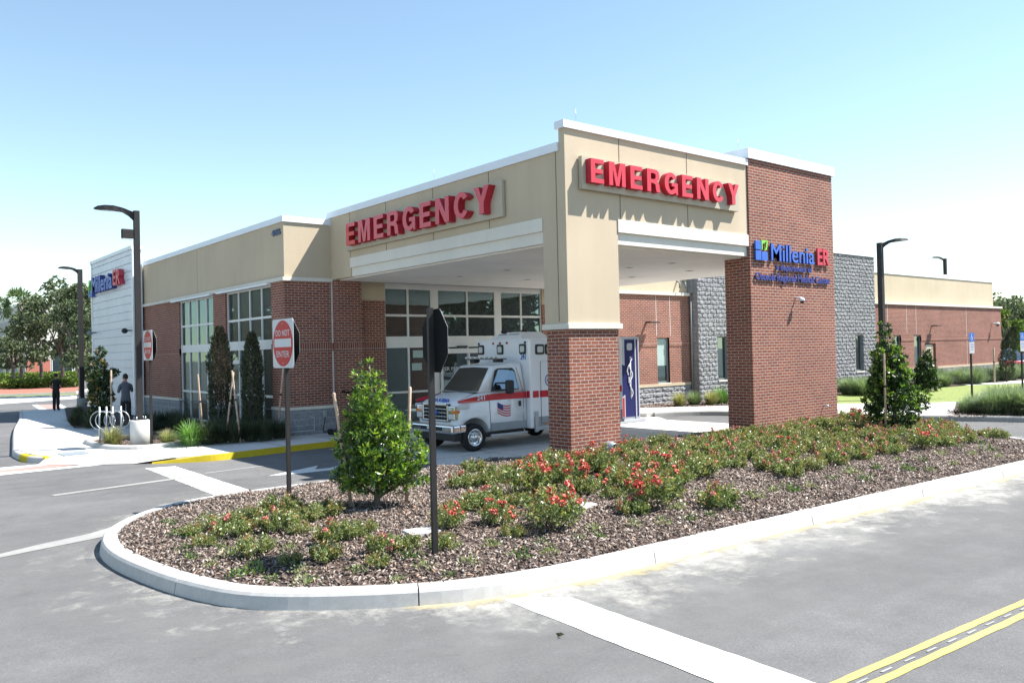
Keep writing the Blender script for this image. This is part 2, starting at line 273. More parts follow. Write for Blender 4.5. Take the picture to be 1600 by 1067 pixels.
# ------------------------------------------------------------------ mesh helpers
def at(px, py, pz, x, y): pass
class MB:
    def __init__(s): s.v = []; s.f = []; s.mi = []; s.mat = []; s.sm = []; s.calls = []
    def m(s, mat):
        if isinstance(mat, str): mat = M[mat]
        if mat not in s.mat: s.mat.append(mat)
        return s.mat.index(mat)
    def add(s, vs, fs, mat, smooth=False):
        o = len(s.v); k = s.m(mat); s.v += [tuple(p) for p in vs]; s.calls.append((vs, fs, mat, smooth))
        for f in fs: s.f.append([i+o for i in f]); s.mi.append(k); s.sm.append(smooth)
    def box(s, a, b, mat, bev=0.0):
        x0, y0, z0 = [min(p, q) for p, q in zip(a, b)]; x1, y1, z1 = [max(p, q) for p, q in zip(a, b)]
        if bev > 0:
            bm = bmesh.new(); bmesh.ops.create_cube(bm, size=1)
            for v in bm.verts: v.co = Vector(((x0+x1)/2+v.co.x*(x1-x0), (y0+y1)/2+v.co.y*(y1-y0), (z0+z1)/2+v.co.z*(z1-z0)))
            bev = min(bev, 0.45*min(x1-x0, y1-y0, z1-z0))
            bmesh.ops.bevel(bm, geom=bm.edges[:], offset=bev, segments=3, profile=0.5, affect='EDGES')
            bm.verts.index_update(); s.add([v.co[:] for v in bm.verts], [[v.index for v in f.verts] for f in bm.faces], mat, False); bm.free(); return
        vs = [(x0, y0, z0), (x1, y0, z0), (x1, y1, z0), (x0, y1, z0), (x0, y0, z1), (x1, y0, z1), (x1, y1, z1), (x0, y1, z1)]
        s.add(vs, [(0, 3, 2, 1), (4, 5, 6, 7), (0, 1, 5, 4), (1, 2, 6, 5), (2, 3, 7, 6), (3, 0, 4, 7)], mat)
    def quad(s, pts, mat): s.add(pts, [tuple(range(len(pts)))], mat)
    def prism(s, pts, d, mat):           # polygon (3D points) extruded by vector d
        n = len(pts); d = Vector(d); vs = [Vector(p) for p in pts]+[Vector(p)+d for p in pts]
        s.add(vs, [tuple(range(n))[::-1], tuple(range(n, 2*n))]+[(i, (i+1) % n, n+(i+1) % n, n+i) for i in range(n)], mat)
    def tube(s, pts, r, mat, seg=10, caps=True, square=False):
        P = [Vector(p) for p in pts]; n = len(P); R = r if isinstance(r, (list, tuple)) else [r]*n
        if square: seg = 4
        rings = []; prev = None
        for i, p in enumerate(P):
            t = (P[min(i+1, n-1)]-P[max(i-1, 0)]).normalized()
            a = prev if prev is not None else (Vector((0, 0, 1)) if abs(t.z) < 0.9 else Vector((1, 0, 0)))
            u = (a-t*a.dot(t)).normalized(); prev = u; w_ = t.cross(u)
            off = math.pi/4 if square else 0
            rings.append([p+(u*math.cos(off+2*math.pi*k/seg)+w_*math.sin(off+2*math.pi*k/seg))*R[i] for k in range(seg)])
        vs = [q for rg in rings for q in rg]; fs = []
        for i in range(n-1):
            for k in range(seg): fs.append((i*seg+k, i*seg+(k+1) % seg, (i+1)*seg+(k+1) % seg, (i+1)*seg+k))
        if caps: fs += [tuple(range(seg))[::-1], tuple(range((n-1)*seg, n*seg))]
        s.add(vs, fs, mat, not square)
    def lathe(s, prof, c, ax, mat, seg=24, smooth=True):  # prof: (radius, height) along axis
        ax = Vector(ax).normalized(); a = Vector((0, 0, 1)) if abs(ax.z) < 0.9 else Vector((1, 0, 0))
        u = (a-ax*a.dot(ax)).normalized(); w_ = ax.cross(u); c = Vector(c); vs = []
        for r, h in prof:
            for k in range(seg): t = 2*math.pi*k/seg; vs.append(c+ax*h+(u*math.cos(t)+w_*math.sin(t))*r)
        fs = [(i*seg+k, i*seg+(k+1) % seg, (i+1)*seg+(k+1) % seg, (i+1)*seg+k) for i in range(len(prof)-1) for k in range(seg)]
        s.add(vs, fs, mat, smooth)
    def sphere(s, c, r, mat, seg=12, rings=8):
        r = r if isinstance(r, (tuple, list)) else (r, r, r); vs = []; fs = []
        for i in range(rings+1):
            ph = math.pi*i/rings
            for k in range(seg):
                t = 2*math.pi*k/seg; vs.append((c[0]+r[0]*math.sin(ph)*math.cos(t), c[1]+r[1]*math.sin(ph)*math.sin(t), c[2]+r[2]*math.cos(ph)))
        for i in range(rings):
            for k in range(seg): fs.append((i*seg+k, (i+1)*seg+k, (i+1)*seg+(k+1) % seg, i*seg+(k+1) % seg))
        s.add(vs, fs, mat, True)
    def mesh(s, name):
        me = bpy.data.meshes.new(name); me.from_pydata(s.v, [], s.f)
        for m in s.mat: me.materials.append(m)
        me.polygons.foreach_set('material_index', s.mi); me.polygons.foreach_set('use_smooth', s.sm); me.update(); return me
    def split(s, name, parent):
        for c in s.calls:
            b = MB(); b.add(*c); b.build(name, parent)
    def build(s, name, parent=None, **k): return link(name, s.mesh(name), parent, **k)
def tag(o, label=None, cat=None, group=None, kind=None):
    if label: o['label'] = label
    if cat: o['category'] = cat
    if group: o['group'] = group
    if kind: o['kind'] = kind
    return o
def link(name, data, parent=None, label=None, cat=None, group=None, kind=None):
    o = bpy.data.objects.new(name, data); COL.objects.link(o)
    if parent: o.parent = parent
    return tag(o, label, cat, group, kind)
def thing(name, loc, label, cat, group=None, rz=0):
    o = bpy.data.objects.new(name, None); COL.objects.link(o); o.location = loc; o.rotation_euler = (0, 0, rz)
    return tag(o, label, cat, group)
def copytree(o, parent=None):
    c = o.copy(); COL.objects.link(c); c.parent = parent
    for ch in list(o.children): copytree(ch, c)
    return c
def np_mesh(name, V, F, mats, mi=None, smooth=False):
    V = np.asarray(V, dtype=np.float32); F = np.asarray(F, dtype=np.int32); k = F.shape[1]
    me = bpy.data.meshes.new(name); me.vertices.add(len(V)); me.vertices.foreach_set('co', V.ravel())
    me.loops.add(F.size); me.loops.foreach_set('vertex_index', F.ravel())
    me.polygons.add(len(F)); me.polygons.foreach_set('loop_start', np.arange(0, F.size, k, dtype=np.int32))
    try: me.polygons.foreach_set('loop_total', np.full(len(F), k, dtype=np.int32))
    except Exception: pass
    for m in mats: me.materials.append(M[m] if isinstance(m, str) else m)
    if mi is not None: me.polygons.foreach_set('material_index', np.asarray(mi, dtype=np.int32))
    me.update(calc_edges=True); me.validate(); return me
rng = np.random.default_rng(7); random.seed(7)
def norm(a): return a/np.maximum(np.linalg.norm(a, axis=1, keepdims=True), 1e-6)
def leaf_arrays(P, D, L, W, fold=0.25):
    n = len(P); D = norm(D); S_ = norm(np.cross(D, rng.normal(size=(n, 3)))); U = np.cross(S_, D)
    L = np.asarray(L).reshape(-1, 1)*np.ones((n, 1)); W = np.asarray(W).reshape(-1, 1)*np.ones((n, 1))
    mid = P+D*L*0.5
    V = np.stack([P, mid+S_*W/2+U*W*fold, P+D*L-U*W*fold*0.5, mid-S_*W/2+U*W*fold], 1).reshape(-1, 3)
    F = np.arange(4*n).reshape(n, 4); return V, F
def leaf_mesh(name, P, D, L, W, mats, mi=None, fold=0.25):
    V, F = leaf_arrays(P, D, L, W, fold); return np_mesh(name, V, F, mats, mi)
def text_mesh(s, depth=0.03, off=0.0, spacing=1.0):
    cu = bpy.data.curves.new('t', 'FONT'); cu.body = s; cu.size = 1; cu.extrude = 0.5; cu.offset = off; cu.space_character = spacing; cu.resolution_u = 4
    o = bpy.data.objects.new('t', cu); COL.objects.link(o); dg = bpy.context.evaluated_depsgraph_get()
    me = bpy.data.meshes.new_from_object(o.evaluated_get(dg)); bpy.data.objects.remove(o); bpy.data.curves.remove(cu)
    return me
def text(name, s, parent, mat, org, ux, uy, w_, h_, depth, off=0.0, spacing=1.0, side=None, label=None):
    """org: lower-left corner of the text on its plane; ux, uy: unit vectors; fits the text into w_ x h_"""
    me = text_mesh(s, depth, off, spacing); n = len(me.vertices); V = np.empty(n*3); me.vertices.foreach_get('co', V); V = V.reshape(-1, 3)
    lo = V.min(0); hi = V.max(0); ux = np.array(ux, float); uy = np.array(uy, float); uz = np.cross(ux, uy)
    A = (V-lo)/np.maximum(hi-lo, 1e-6)
    Wd = np.array(org)+A[:, :1]*w_*ux+A[:, 1:2]*h_*uy+A[:, 2:3]*depth*uz
    nrm = [abs(p.normal.z) > 0.5 for p in me.polygons]
    me.vertices.foreach_set('co', Wd.ravel()); me.materials.clear(); me.materials.append(M[mat]); me.materials.append(M[side or mat])
    for p, f in zip(me.polygons, nrm): p.material_index = 0 if f else 1; p.use_smooth = False
    me.name = name; me.update()
    return link(name, me, parent, label)
def vec(*a): return Vector(a)
def smooth_path(pts, sub=6, closed=True):
    P = [Vector(p) for p in pts]; n = len(P); out = []
    for i in range(n if closed else n-1):
        g = (lambda k: P[k % n]) if closed else (lambda k: P[max(0, min(n-1, k))])
        p0, p1, p2, p3 = g(i-1), g(i), g(i+1), g(i+2)
        for s_ in range(sub):
            t = s_/sub
            out.append(0.5*((2*p1)+(p2-p0)*t+(2*p0-5*p1+4*p2-p3)*t*t+(3*p1-p0-3*p2+p3)*t**3))
    if not closed: out.append(P[-1])
    return out
def inpoly(x, y, poly):
    c = False; n = len(poly); j = n-1
    for i in range(n):
        xi, yi = poly[i][0], poly[i][1]; xj, yj = poly[j][0], poly[j][1]
        if (yi > y) != (yj > y) and x < (xj-xi)*(y-yi)/(yj-yi)+xi: c = not c
        j = i
    return c
def inpoly_np(X, Y, poly):
    c = np.zeros(X.shape, bool); n = len(poly); j = n-1
    for i in range(n):
        xi, yi = poly[i][0], poly[i][1]; xj, yj = poly[j][0], poly[j][1]
        if yi != yj:
            t = ((yi > Y) != (yj > Y)) & (X < (xj-xi)*(Y-yi)/(yj-yi)+xi); c ^= t
        j = i
    return c
def offset_poly(pts, d):
    n = len(pts); out = []
    for i in range(n):
        t = (Vector(pts[(i+1) % n][:2])-Vector(pts[i-1][:2])).normalized(); nn = Vector((-t.y, t.x))
        out.append(Vector((pts[i][0]+nn.x*d, pts[i][1]+nn.y*d)))
    return out
def slab(name, pts, z0, z1, mat, **k):
    b = MB(); b.prism([(p[0], p[1], z0) for p in pts], (0, 0, z1-z0), mat); return b.build(name, **k)
def sheet(name, pts, z, mat, **k):
    b = MB(); b.quad([(p[0], p[1], z) for p in pts], mat); return b.build(name, **k)
def kerb(name, path, closed, inward, mat, seglen=3.0, wid=0.2, h=0.15, z0=0.0, yellow=None, start=0.0):
    """profile swept along the outer foot line; inward = +1/-1 side of the path normal"""
    P = [Vector((p[0], p[1])) for p in path]; n = len(P); b = MB()
    prof = [(0.0, z0-0.05), (0.03, z0+h*0.72), (0.055, z0+h*0.93), (0.085, z0+h), (wid, z0+h+0.005), (wid, z0-0.05)]
    acc = start; N_ = n if closed else n-1
    nr = []
    for i in range(n):
        a = P[i-1] if (closed or i > 0) else P[i]; c = P[(i+1) % n] if (closed or i < n-1) else P[i]
        t = (c-a).normalized(); nr.append(Vector((-t.y, t.x))*inward)
    def ring(p, q): return [(p.x+q.x*d, p.y+q.y*d, z) for d, z in prof]
    for i in range(N_):
        p, q = P[i], P[(i+1) % n]; np_, nq = nr[i], nr[(i+1) % n]; L = (q-p).length; acc += L
        gap = acc > seglen
        if gap:
            acc = 0; t = (q-p).normalized(); q2 = q-t*0.014
        else: q2 = q
        r0, r1 = ring(p, np_), ring(q2, nq); k = len(prof)
        b.add(r0+r1, [(j, j+1, k+j+1, k+j) for j in range(k-1)]+([tuple(range(k, 2*k))] if gap else [])+[tuple(range(k))[::-1]], mat)
    return b.build(name, kind='structure')

_R = Matrix((_X, _Y, _Z))
def G(u, v, z=0.0):                     # ground point seen at photo position (u, v)
    d = _R @ _cv(u, v); t = (z-2.65)/d.z; return Vector((d.x*t, d.y*t, z))
def RD(u, depth, z=0.0):                # point at a given distance along the view direction of column u
    d = _R @ _cv(u, 550); return Vector((d.x*depth, d.y*depth, z))
# ================================================================== ground
sheet('ground', [(-500, -400), (600, -400), (600, 700), (-500, 700)], -0.03, 'asphalt', kind='structure')
ISL = [(21.4, 6.45), (18.2, 6.45), (15.5, 6.58), (13.2, 6.68), (10.75, 6.77), (7.91, 6.9), (6.4, 7.0), (5.23, 7.28), (4.22, 7.89), (3.42, 8.67), (3.05, 9.6), (2.85, 10.72), (2.78, 11.83), (2.90, 12.8), (3.25, 13.7), (3.95, 14.6), (4.85, 15.15), (6.2, 15.36), (8, 15.38), (11, 15.38), (15, 15.38), (20, 15.38), (24.4, 15.3), (25.9, 14.2), (26.1, 12.6), (25.5, 11.0), (24.3, 9.3), (22.9, 7.5)]
ISLP = [(p.x, p.y) for p in smooth_path([(x, y, 0) for x, y in ISL], 5)]
ISLP = ISLP[::-1]          # now counter-clockwise
kerb('kerb', ISLP, True, 1, 'kerb', 3.0, 0.24, 0.15)
ISIN = [(p.x, p.y) for p in offset_poly(ISLP, 0.23)]
def ring_sheet(name, poly, d0, d1, z, mat, fade, wt=None):
    a = offset_poly(poly, d0); c = offset_poly(poly, d1); n = len(poly); vs = [(p.x, p.y, z) for p in a]+[(p.x, p.y, z) for p in c]
    me = bpy.data.meshes.new(name); me.from_pydata(vs, [], [(i, (i+1) % n, n+(i+1) % n, n+i) for i in range(n)])
    at_ = me.attributes.new('fade', 'FLOAT', 'POINT'); g = [(wt(p) if wt else 1.0) for p in poly]; at_.data.foreach_set('value', [fade[0]*q for q in g]+[fade[1]*q for q in g])
    me.materials.append(M[mat]); return link(name, me, kind='stuff')
fr = [(30.0, 6.3)]
ring_sheet('concrete_dust', ISLP, 0.02, -2.1, -0.027, 'dust', (1.0, 0.0), lambda p: 1.0 if p[0] > 5 else .66)
ring_sheet('gutter_sand', ISLP, 0.02, -0.5, -0.0255, 'ydust', (0.85, 0.0), lambda p: 1.0 if (p[1] < 7.6 and p[0] > 4.5) else .35)
ring_sheet('dusty_wash', ISLP, -0.2, -3.6, -0.0285, 'wash', (1.0, 0.0), lambda p: 1.0 if (p[1] < 7.4 and p[0] > 5) else .6)
# mulch surface with a low mound
def mound(x, y): 
    return 0.13
ys_ = np.linspace(6.6, 15.3, 70); xs_ = np.linspace(2.9, 26.2, 180)
GX, GY = np.meshgrid(xs_, ys_); ins = inpoly_np(GX, GY, ISIN)
IA = np.array(ISIN)
def edged(X, Y):
    X = np.atleast_1d(X); Y = np.atleast_1d(Y)
    d = np.full(X.shape, 9.0)
    for a in IA[::2]: d = np.minimum(d, np.hypot(X-a[0], Y-a[1]))
    return d
def hz(X, Y):                          # height of the bed surface
    d = edged(X, Y); return 0.12+0.15*(1-np.exp(-d/1.2))+0.015*np.sin(3.1*X)*np.cos(2.7*Y)
Z_ = hz(GX.ravel(), GY.ravel()).reshape(GX.shape); Z_[~ins] = 0.02
V = np.stack([GX.ravel(), GY.ravel(), Z_.ravel()], 1); nx = len(xs_)
idx = np.arange(len(V)).reshape(GX.shape); Fq = np.stack([idx[:-1, :-1], idx[:-1, 1:], idx[1:, 1:], idx[1:, :-1]], -1).reshape(-1, 4)
keep = (ins.ravel()[Fq]).any(1); 
me = np_mesh('mulch_bed', V, Fq[keep], ['mulch']); link('mulch_bed', me, kind='structure')
def chips(name, pts, smin=0.025, smax=0.088):
    n = len(pts); P = np.array(pts); a = rng.uniform(0, 2*np.pi, n); til = rng.normal(0, 0.45, n)
    L = rng.uniform(smin, smax, n)*1.25; W_ = L*rng.uniform(0.16, 0.5, n); T = L*rng.uniform(0.05, 0.11, n)
    D = np.stack([np.cos(a)*np.cos(til), np.sin(a)*np.cos(til), np.sin(til)], 1); S2 = norm(np.cross(D, rng.normal(0, .35, (n, 3))+[0, 0, 1])); U = np.cross(S2, D)
    c = lambda v: v[:, None]
    V = np.stack([P-D*c(L)/2-S2*c(W_)*.3, P-D*c(L)/2*.9+S2*c(W_)*.4, P+D*c(L)/2, P+S2*c(W_)*.1+U*c(T)*1.6, P+D*c(L)*.1-S2*c(W_)*.6+U*c(T)*.4], 1).reshape(-1, 3)
    b = np.arange(n)[:, None]*5
    F = np.concatenate([b+[0, 4, 3], b+[4, 2, 3], b+[2, 1, 3], b+[1, 0, 3], b+[0, 1, 2], b+[0, 2, 4]], 1).reshape(-1, 3)
    return link(name, np_mesh(name, V, F, ['chips']), kind='stuff')
n = 170000; X = rng.uniform(2.9, 26, n); Y = 6.6+(15.3-6.6)*rng.uniform(0, 1, n)
pr = np.clip(1.35-(np.hypot(X, Y)-8)*0.055, 0.3, 1); k = inpoly_np(X, Y, ISIN) & (rng.uniform(0, 1, n) < pr)
X = X[k]; Y = Y[k]; Zc = hz(X, Y)+rng.uniform(-0.004, 0.022, len(X))
chips('bark_mulch', np.stack([X, Y, Zc], 1))

# pad, walks, beds
slab('concrete_pad', [(11.3, 15.40), (23.4, 15.40), (24.0, 17.4), (23.9, 20.2), (24.6, 21.1), (24.6, 23.2), (12.6, 23.2), (11.6, 21.6), (11.1, 19)], -0.06, -0.012, 'concrete', kind='structure')
for q in range(1, 4):
    sheet('pad_joint', [(11.4, 15.4+q*1.95), (24.0, 15.4+q*1.95), (24.0, 15.42+q*1.95), (11.4, 15.42+q*1.95)], -0.008, 'joint', kind='structure')
for q in range(1, 6):
    sheet('pad_joint', [(11.4+q*2.1, 15.45), (11.42+q*2.1, 15.45), (11.42+q*2.1, 23.1), (11.4+q*2.1, 23.1)], -0.007, 'joint', kind='structure')
walk = [(5.2, 23.45), (6.0, 22.75), (6.9, 22.2), (7.8, 21.85), (8.5, 21.95), (9.86, 22.15), (11.64, 22.42), (12.6, 22.8), (13.6, 23.25), (24.6, 23.2), (24.6, 25.3), (11.1, 25.3), (11.1, 35), (11.1, 50.9), (9.8, 50.66), (7.75, 49.9), (5.45, 36.3), (4.35, 28.96), (4.15, 27.3), (4.45, 25.1)]
b = MB(); zt = 0.115
# main walk, with a ramp down to the road at its front-left corner
b.prism([(x, y, -0.04) for x, y in walk[2:]+[(4.9, 24.9), (6.2, 23.9)]], (0, 0, zt+0.04), 'concrete')
b.add([(5.2, 23.45, -0.015), (6.0, 22.75, -0.015), (6.9, 22.2, zt-.002), (6.2, 23.9, zt-.002), (4.9, 24.9, zt-.002), (4.45, 25.1, zt-.002), (4.15, 24.6, -0.015)], [(0, 1, 2, 3), (0, 3, 4), (0, 4, 5, 6)], 'concrete')
b.build('sidewalk', kind='structure')
for a, c in (((4.05, 27.6), (6.1, 27.5)), ((4.5, 31.2), (8.2, 30.9)), ((4.9, 34), (7.2, 33.8)), ((5.6, 38), (7.5, 37.8)), ((6.4, 42.6), (8.2, 42.4)), ((9.9, 22.2), (9.9, 25.4)), ((8.0, 21.9), (8.2, 25.1)), ((11.8, 22.4), (11.8, 24.9)), ((7.2, 29.3), (7.4, 34.6))):
    d = (Vector(c)-Vector(a)).normalized(); q = Vector((-d.y, d.x))*0.012
    sheet('walk_joint', [(a[0]-q.x, a[1]-q.y), (c[0]-q.x, c[1]-q.y), (c[0]+q.x, c[1]+q.y), (a[0]+q.x, a[1]+q.y)], zt+0.004, 'joint', kind='structure')
b = MB(); yk = [(6.35, 22.42), (7.0, 22.0), (7.75, 21.72), (8.5, 21.82), (9.86, 22.02), (11.64, 22.29), (12.6, 22.66), (13.3, 23.0)]
yp = smooth_path([(x, y, 0) for x, y in yk], 6, False); n_ = len(yp)
for i in range(n_-1):
    p, q = yp[i], yp[i+1]; t = (q-p).normalized(); m_ = Vector((-t.y, t.x, 0)); f0 = min(1, (p.x-6.3)/1.2); f1 = min(1, (q.x-6.3)/1.2)
    b.add([(p.x, p.y, -0.03), (q.x, q.y, -0.03), (q.x+m_.x*.03, q.y+m_.y*.03, 0.13*f1), (p.x+m_.x*.03, p.y+m_.y*.03, 0.13*f0), (q.x+m_.x*.17, q.y+m_.y*.17, 0.127*f1+0.002), (p.x+m_.x*.17, p.y+m_.y*.17, 0.127*f0+0.002), (q.x+m_.x*.17, q.y+m_.y*.17, -.03), (p.x+m_.x*.17, p.y+m_.y*.17, -.03)], [(0, 1, 2, 3), (3, 2, 4, 5), (5, 4, 6, 7)], 'yellowkerb')
b.build('yellow_kerb', kind='structure')
kerb('left_kerb', smooth_path([(x, y, 0) for x, y in [(4.35, 24.9), (4.02, 25.6), (3.98, 27.3), (4.2, 29), (5.3, 36.3), (6.5, 43), (7.6, 49.9)]], 5, False), False, -1, 'kerb', 3, 0.16, 0.14)
kerb('left_yellow_kerb', smooth_path([(x-.006, y, 0) for x, y in [(4.35, 24.9), (4.02, 25.6), (3.97, 26.3)]], 5, False), False, -1, 'yellowkerb', 30, 0.17, 0.144)
sheet('landscape_bed', [(6.35, 28.6), (6.15, 27.05), (6.25, 25.8), (6.75, 25.05), (7.5, 25.05), (8.61, 25.5), (9.94, 25.5), (11.1, 25.5), (11.17, 28.4), (9.4, 29.0), (8.2, 30.0)], 0.15, 'mulch', kind='structure')
kerb('bed_kerb', smooth_path([(x, y, 0) for x, y in [(6.5, 29.1), (6.05, 28.5), (5.95, 27.05), (6.08, 25.72), (6.65, 24.87), (7.46, 24.85), (8.61, 25.3), (9.6, 25.38)]], 5, False), False, 1, 'kerb', 9, 0.16, 0.115, 0.115)
sheet('side_bed', [(7.09, 34.81), (9.2, 34.6), (11.15, 31.0), (11.15, 50.6), (9.85, 50.6), (7.79, 39.48)], 0.135, 'mulch', kind='structure')
pts = []
while len(pts) < 1500:
    x, y = rng.uniform(6.1, 11.1), rng.uniform(25, 29)
    if inpoly(x, y, [(6.35, 28.6), (6.15, 27.05), (6.25, 25.8), (6.75, 25.05), (7.5, 25.05), (8.61, 25.5), (11.1, 25.5), (11.1, 28.4)]): pts.append((x, y, 0.16))
chips('bed_bark_mulch', pts, 0.05, 0.09)
# right-hand side
RK = [(24.62, 21.35), (25.6, 20.95), (26.6, 20.0), (27.15, 17.9), (27.6, 15.6), (28.6, 13.4), (29.35, 11.7), (29.87, 10.33), (30.5, 8), (31, 5), (31.4, 0), (31.5, -12)]
kerb('right_kerb', smooth_path([(x, y, 0) for x, y in RK], 5, False), False, 1, 'kerbgrey', 3, 0.2, 0.15)
slab('right_sidewalk', [(24.4, 21.6), (25.7, 21.15), (26.8, 20.1), (27.3, 18), (27.75, 15.7), (28.75, 13.5), (29.4, 12.3), (31.95, 13.4), (36.1, 15.0), (34.8, 15.8), (32.7, 18.4), (29.3, 21.5), (26.4, 23.7), (24.4, 24.1)], -0.03, 0.14, 'concrete', kind='structure')
slab('right_bed', [(29.45, 12.25), (30.0, 10.4), (30.6, 8), (31.2, 4), (60, 2), (60, 12), (45, 14.4), (36.2, 14.95), (31.95, 13.35)], -0.03, 0.13, 'mulch', kind='structure')
slab('wall_bed', [(24.4, 24.15), (26.4, 23.75), (29.3, 21.55), (32, 22.6), (39, 21.9), (45, 20.5), (50.2, 20.5), (58, 19.2), (72, 19), (72, 24.9), (24.4, 24.9)], -0.03, 0.12, 'mulch', kind='structure')
slab('lawn', [(29.35, 21.5), (32.75, 18.35), (34.85, 15.75), (36.2, 15.0), (45, 14.5), (60, 12), (60, 16), (55, 17), (50.2, 20.0), (45, 20.45), (39, 21.85), (32, 22.55)], -0.03, 0.135, 'lawn', kind='structure')
slab('far_path', [(49.6, 19.9), (50.6, 20.7), (60, 19.3), (75, 18.8), (75, 17.2), (56, 17.6)], -0.03, 0.15, 'concrete', kind='structure')
# paint
P_ = lambda l: [G(u, v, 0)[:2] for u, v in l]
def wob(poly, amp=0.012):               # slightly ragged paint edge
    out = []; n = len(poly)
    for i in range(n):
        a, c = Vector(poly[i]), Vector(poly[(i+1) % n]); L = (c-a).length; k = max(1, int(L/0.12)); q = Vector((-(c-a).y, (c-a).x)).normalized()
        for j in range(k): out.append(a+(c-a)*j/k+q*random.uniform(-amp, amp))
    return out
sheet('stop_line', wob(P_([(226.6, 729.9), (273.9, 726.7), (412, 770.6), (360.5, 781)])), -0.0235, 'roadpaint', kind='structure')
sheet('front_stop_line', wob([(5.60, 7.10), (6.17, 6.62), (6.02, 3.9), (5.9, 2.0), (5.3, 2.0), (5.42, 4.1)], 0.008), -0.0235, 'roadpaint', kind='structure')
def strip(name, a, c, w_, mat, z=-0.0235):
    a, c = Vector(a), Vector(c); q = Vector((-(c-a).y, (c-a).x)).normalized()*w_/2
    return sheet(name, wob([a-q, c-q, c+q, a+q], 0.004), z, mat, kind='structure')
l1 = P_([(1296, 1067), (1600, 936)]); l2 = P_([(1355, 1067), (1600, 956)])
d1 = (Vector(l1[1])-Vector(l1[0])); d2 = (Vector(l2[1])-Vector(l2[0]))
strip('yellow_line', Vector(l1[0])-d1*0.3, Vector(l1[1])+d1*6, 0.085, 'yellowpaint')
strip('yellow_line', Vector(l2[0])-d2*0.3, Vector(l2[1])+d2*6, 0.085, 'yellowpaint')
mid0 = (Vector(l1[0])+Vector(l2[0]))/2; mid1 = (Vector(l1[1])+Vector(l2[1]))/2; dm = mid1-mid0; dn = dm.normalized()
for q in range(28): strip('faint_dash', mid0-dm*.2+dn*(q*0.36), mid0-dm*.2+dn*(q*0.36+0.16), 0.022, 'kerbgrey')
ar = P_([(418, 741.8), (497, 725.5), (492, 731.3), (515, 729.3), (529, 725.6), (524, 729.5), (531, 731), (470, 737.5)])
sheet('lane_arrow', ar, -0.0235, 'roadpaint', kind='structure')
sheet('walk_line', P_([(-60, 736), (0, 729), (73, 722.7), (100, 720.5), (110, 722), (73, 725), (0, 733), (-60, 740)]), -0.0235, 'roadpaint', kind='structure')
sheet('walk_line', P_([(-60, 750), (0, 740.6), (160, 724.3), (150, 722.7), (0, 737), (-60, 745)]), -0.0235, 'roadpaint', kind='structure')
sheet('paver_crossing', P_([(-60, 740), (0, 733), (73, 725), (112, 722), (140, 722.5), (0, 737), (-60, 745)]), -0.0245, 'paver', kind='structure')
sheet('far_walk_line', P_([(50, 632), (58, 631.5), (76, 640.5), (64, 640.5)]), -0.0235, 'roadpaint', kind='structure')
sheet('far_walk_line', P_([(88, 631), (95, 631), (112, 640), (101, 640)]), -0.0235, 'roadpaint', kind='structure')
sheet('far_paver_crossing', P_([(58, 631.5), (88, 631), (101, 640), (76, 640.5)]), -0.0245, 'paver', kind='structure')
for l in ([(85, 773), (200, 757), (310, 742.5), (300, 741), (200, 755), (80, 771)], [(320, 738), (400, 728), (440, 724), (400, 727), (322, 736.5)]):
    sheet('chalk_line', P_(l), -0.0222, 'kerbgrey', kind='structure')
# sealed gutter apron sweeping off the island's nose
for nm, l in (('gutter_seam', [(-20, 867), (60, 848), (140, 831), (215, 808), (260, 795), (330, 785), (420, 774), (330, 789), (280, 798), (235, 812), (180, 832), (100, 848), (0, 868)]),):
    sheet(nm, P_(l), -0.0228, 'kerbgrey', kind='structure')
sheet('tree_pad', P_([(-20, 616.5), (120, 613.5), (120, 616), (-20, 622)]), 0.0, 'lawn', kind='structure')
sheet('far_red_bed', P_([(-60, 618.5), (118, 612.5), (130, 603), (-60, 605)]), 0.02, 'redmulch', kind='structure')
kp = [G(-60, 621.5), G(118, 615), G(140, 610)]
b = MB(); b.tube([p+Vector((0, 0, .06)) for p in kp], 0.16, 'kerb', square=True); b.build('far_kerb', kind='structure')
slab('far_concrete_walk', P_([(-60, 636), (0, 630.5), (120, 622), (120, 616.5), (-60, 622.5)]), -0.03, -0.01, 'concrete', kind='structure')

# ================================================================== main building
BLD = thing('clinic_building', (0, 0, 0), 'long single-storey brick and tan stucco clinic with a grey block bay', 'building')
XL, YF = 11.18, 24.95
def wallgrid(b, axis, c, u0, u1, z0, z1, opens, mat, depth=0.14, revmat=None):
    """wall face on plane y=c ('y') or x=c ('x') with rectangular openings (u0,u1,z0,z1) and reveals"""
    P = (lambda u, z, d=0: (u, c+d, z)) if axis == 'y' else (lambda u, z, d=0: (c+d, u, z))
    us = sorted({u0, u1, *[o[0] for o in opens], *[o[1] for o in opens]}); zs = sorted({z0, z1, *[o[2] for o in opens], *[o[3] for o in opens]})
    us = [u for u in us if u0 <= u <= u1]; zs = [z for z in zs if z0 <= z <= z1]
    for i in range(len(us)-1):
        for j in range(len(zs)-1):
            um, zm = (us[i]+us[i+1])/2, (zs[j]+zs[j+1])/2
            if any(o[0] < um < o[1] and o[2] < zm < o[3] for o in opens): continue
            b.quad([P(us[i], zs[j]), P(us[i+1], zs[j]), P(us[i+1], zs[j+1]), P(us[i], zs[j+1])], mat)
    for o in opens:
        a, e, f, g = max(o[0], u0), min(o[1], u1), max(o[2], z0), min(o[3], z1)
        if f >= g: continue
        r = revmat or mat
        b.quad([P(a, f), P(a, f, depth), P(a, g, depth), P(a, g)], r); b.quad([P(e, f), P(e, f, depth), P(e, g, depth), P(e, g)], r)
        if o[3] <= z1: b.quad([P(a, g), P(e, g), P(e, g, depth), P(a, g, depth)], r)
        if o[2] >= z0: b.quad([P(a, f), P(e, f), P(e, f, depth), P(a, f, depth)], r)
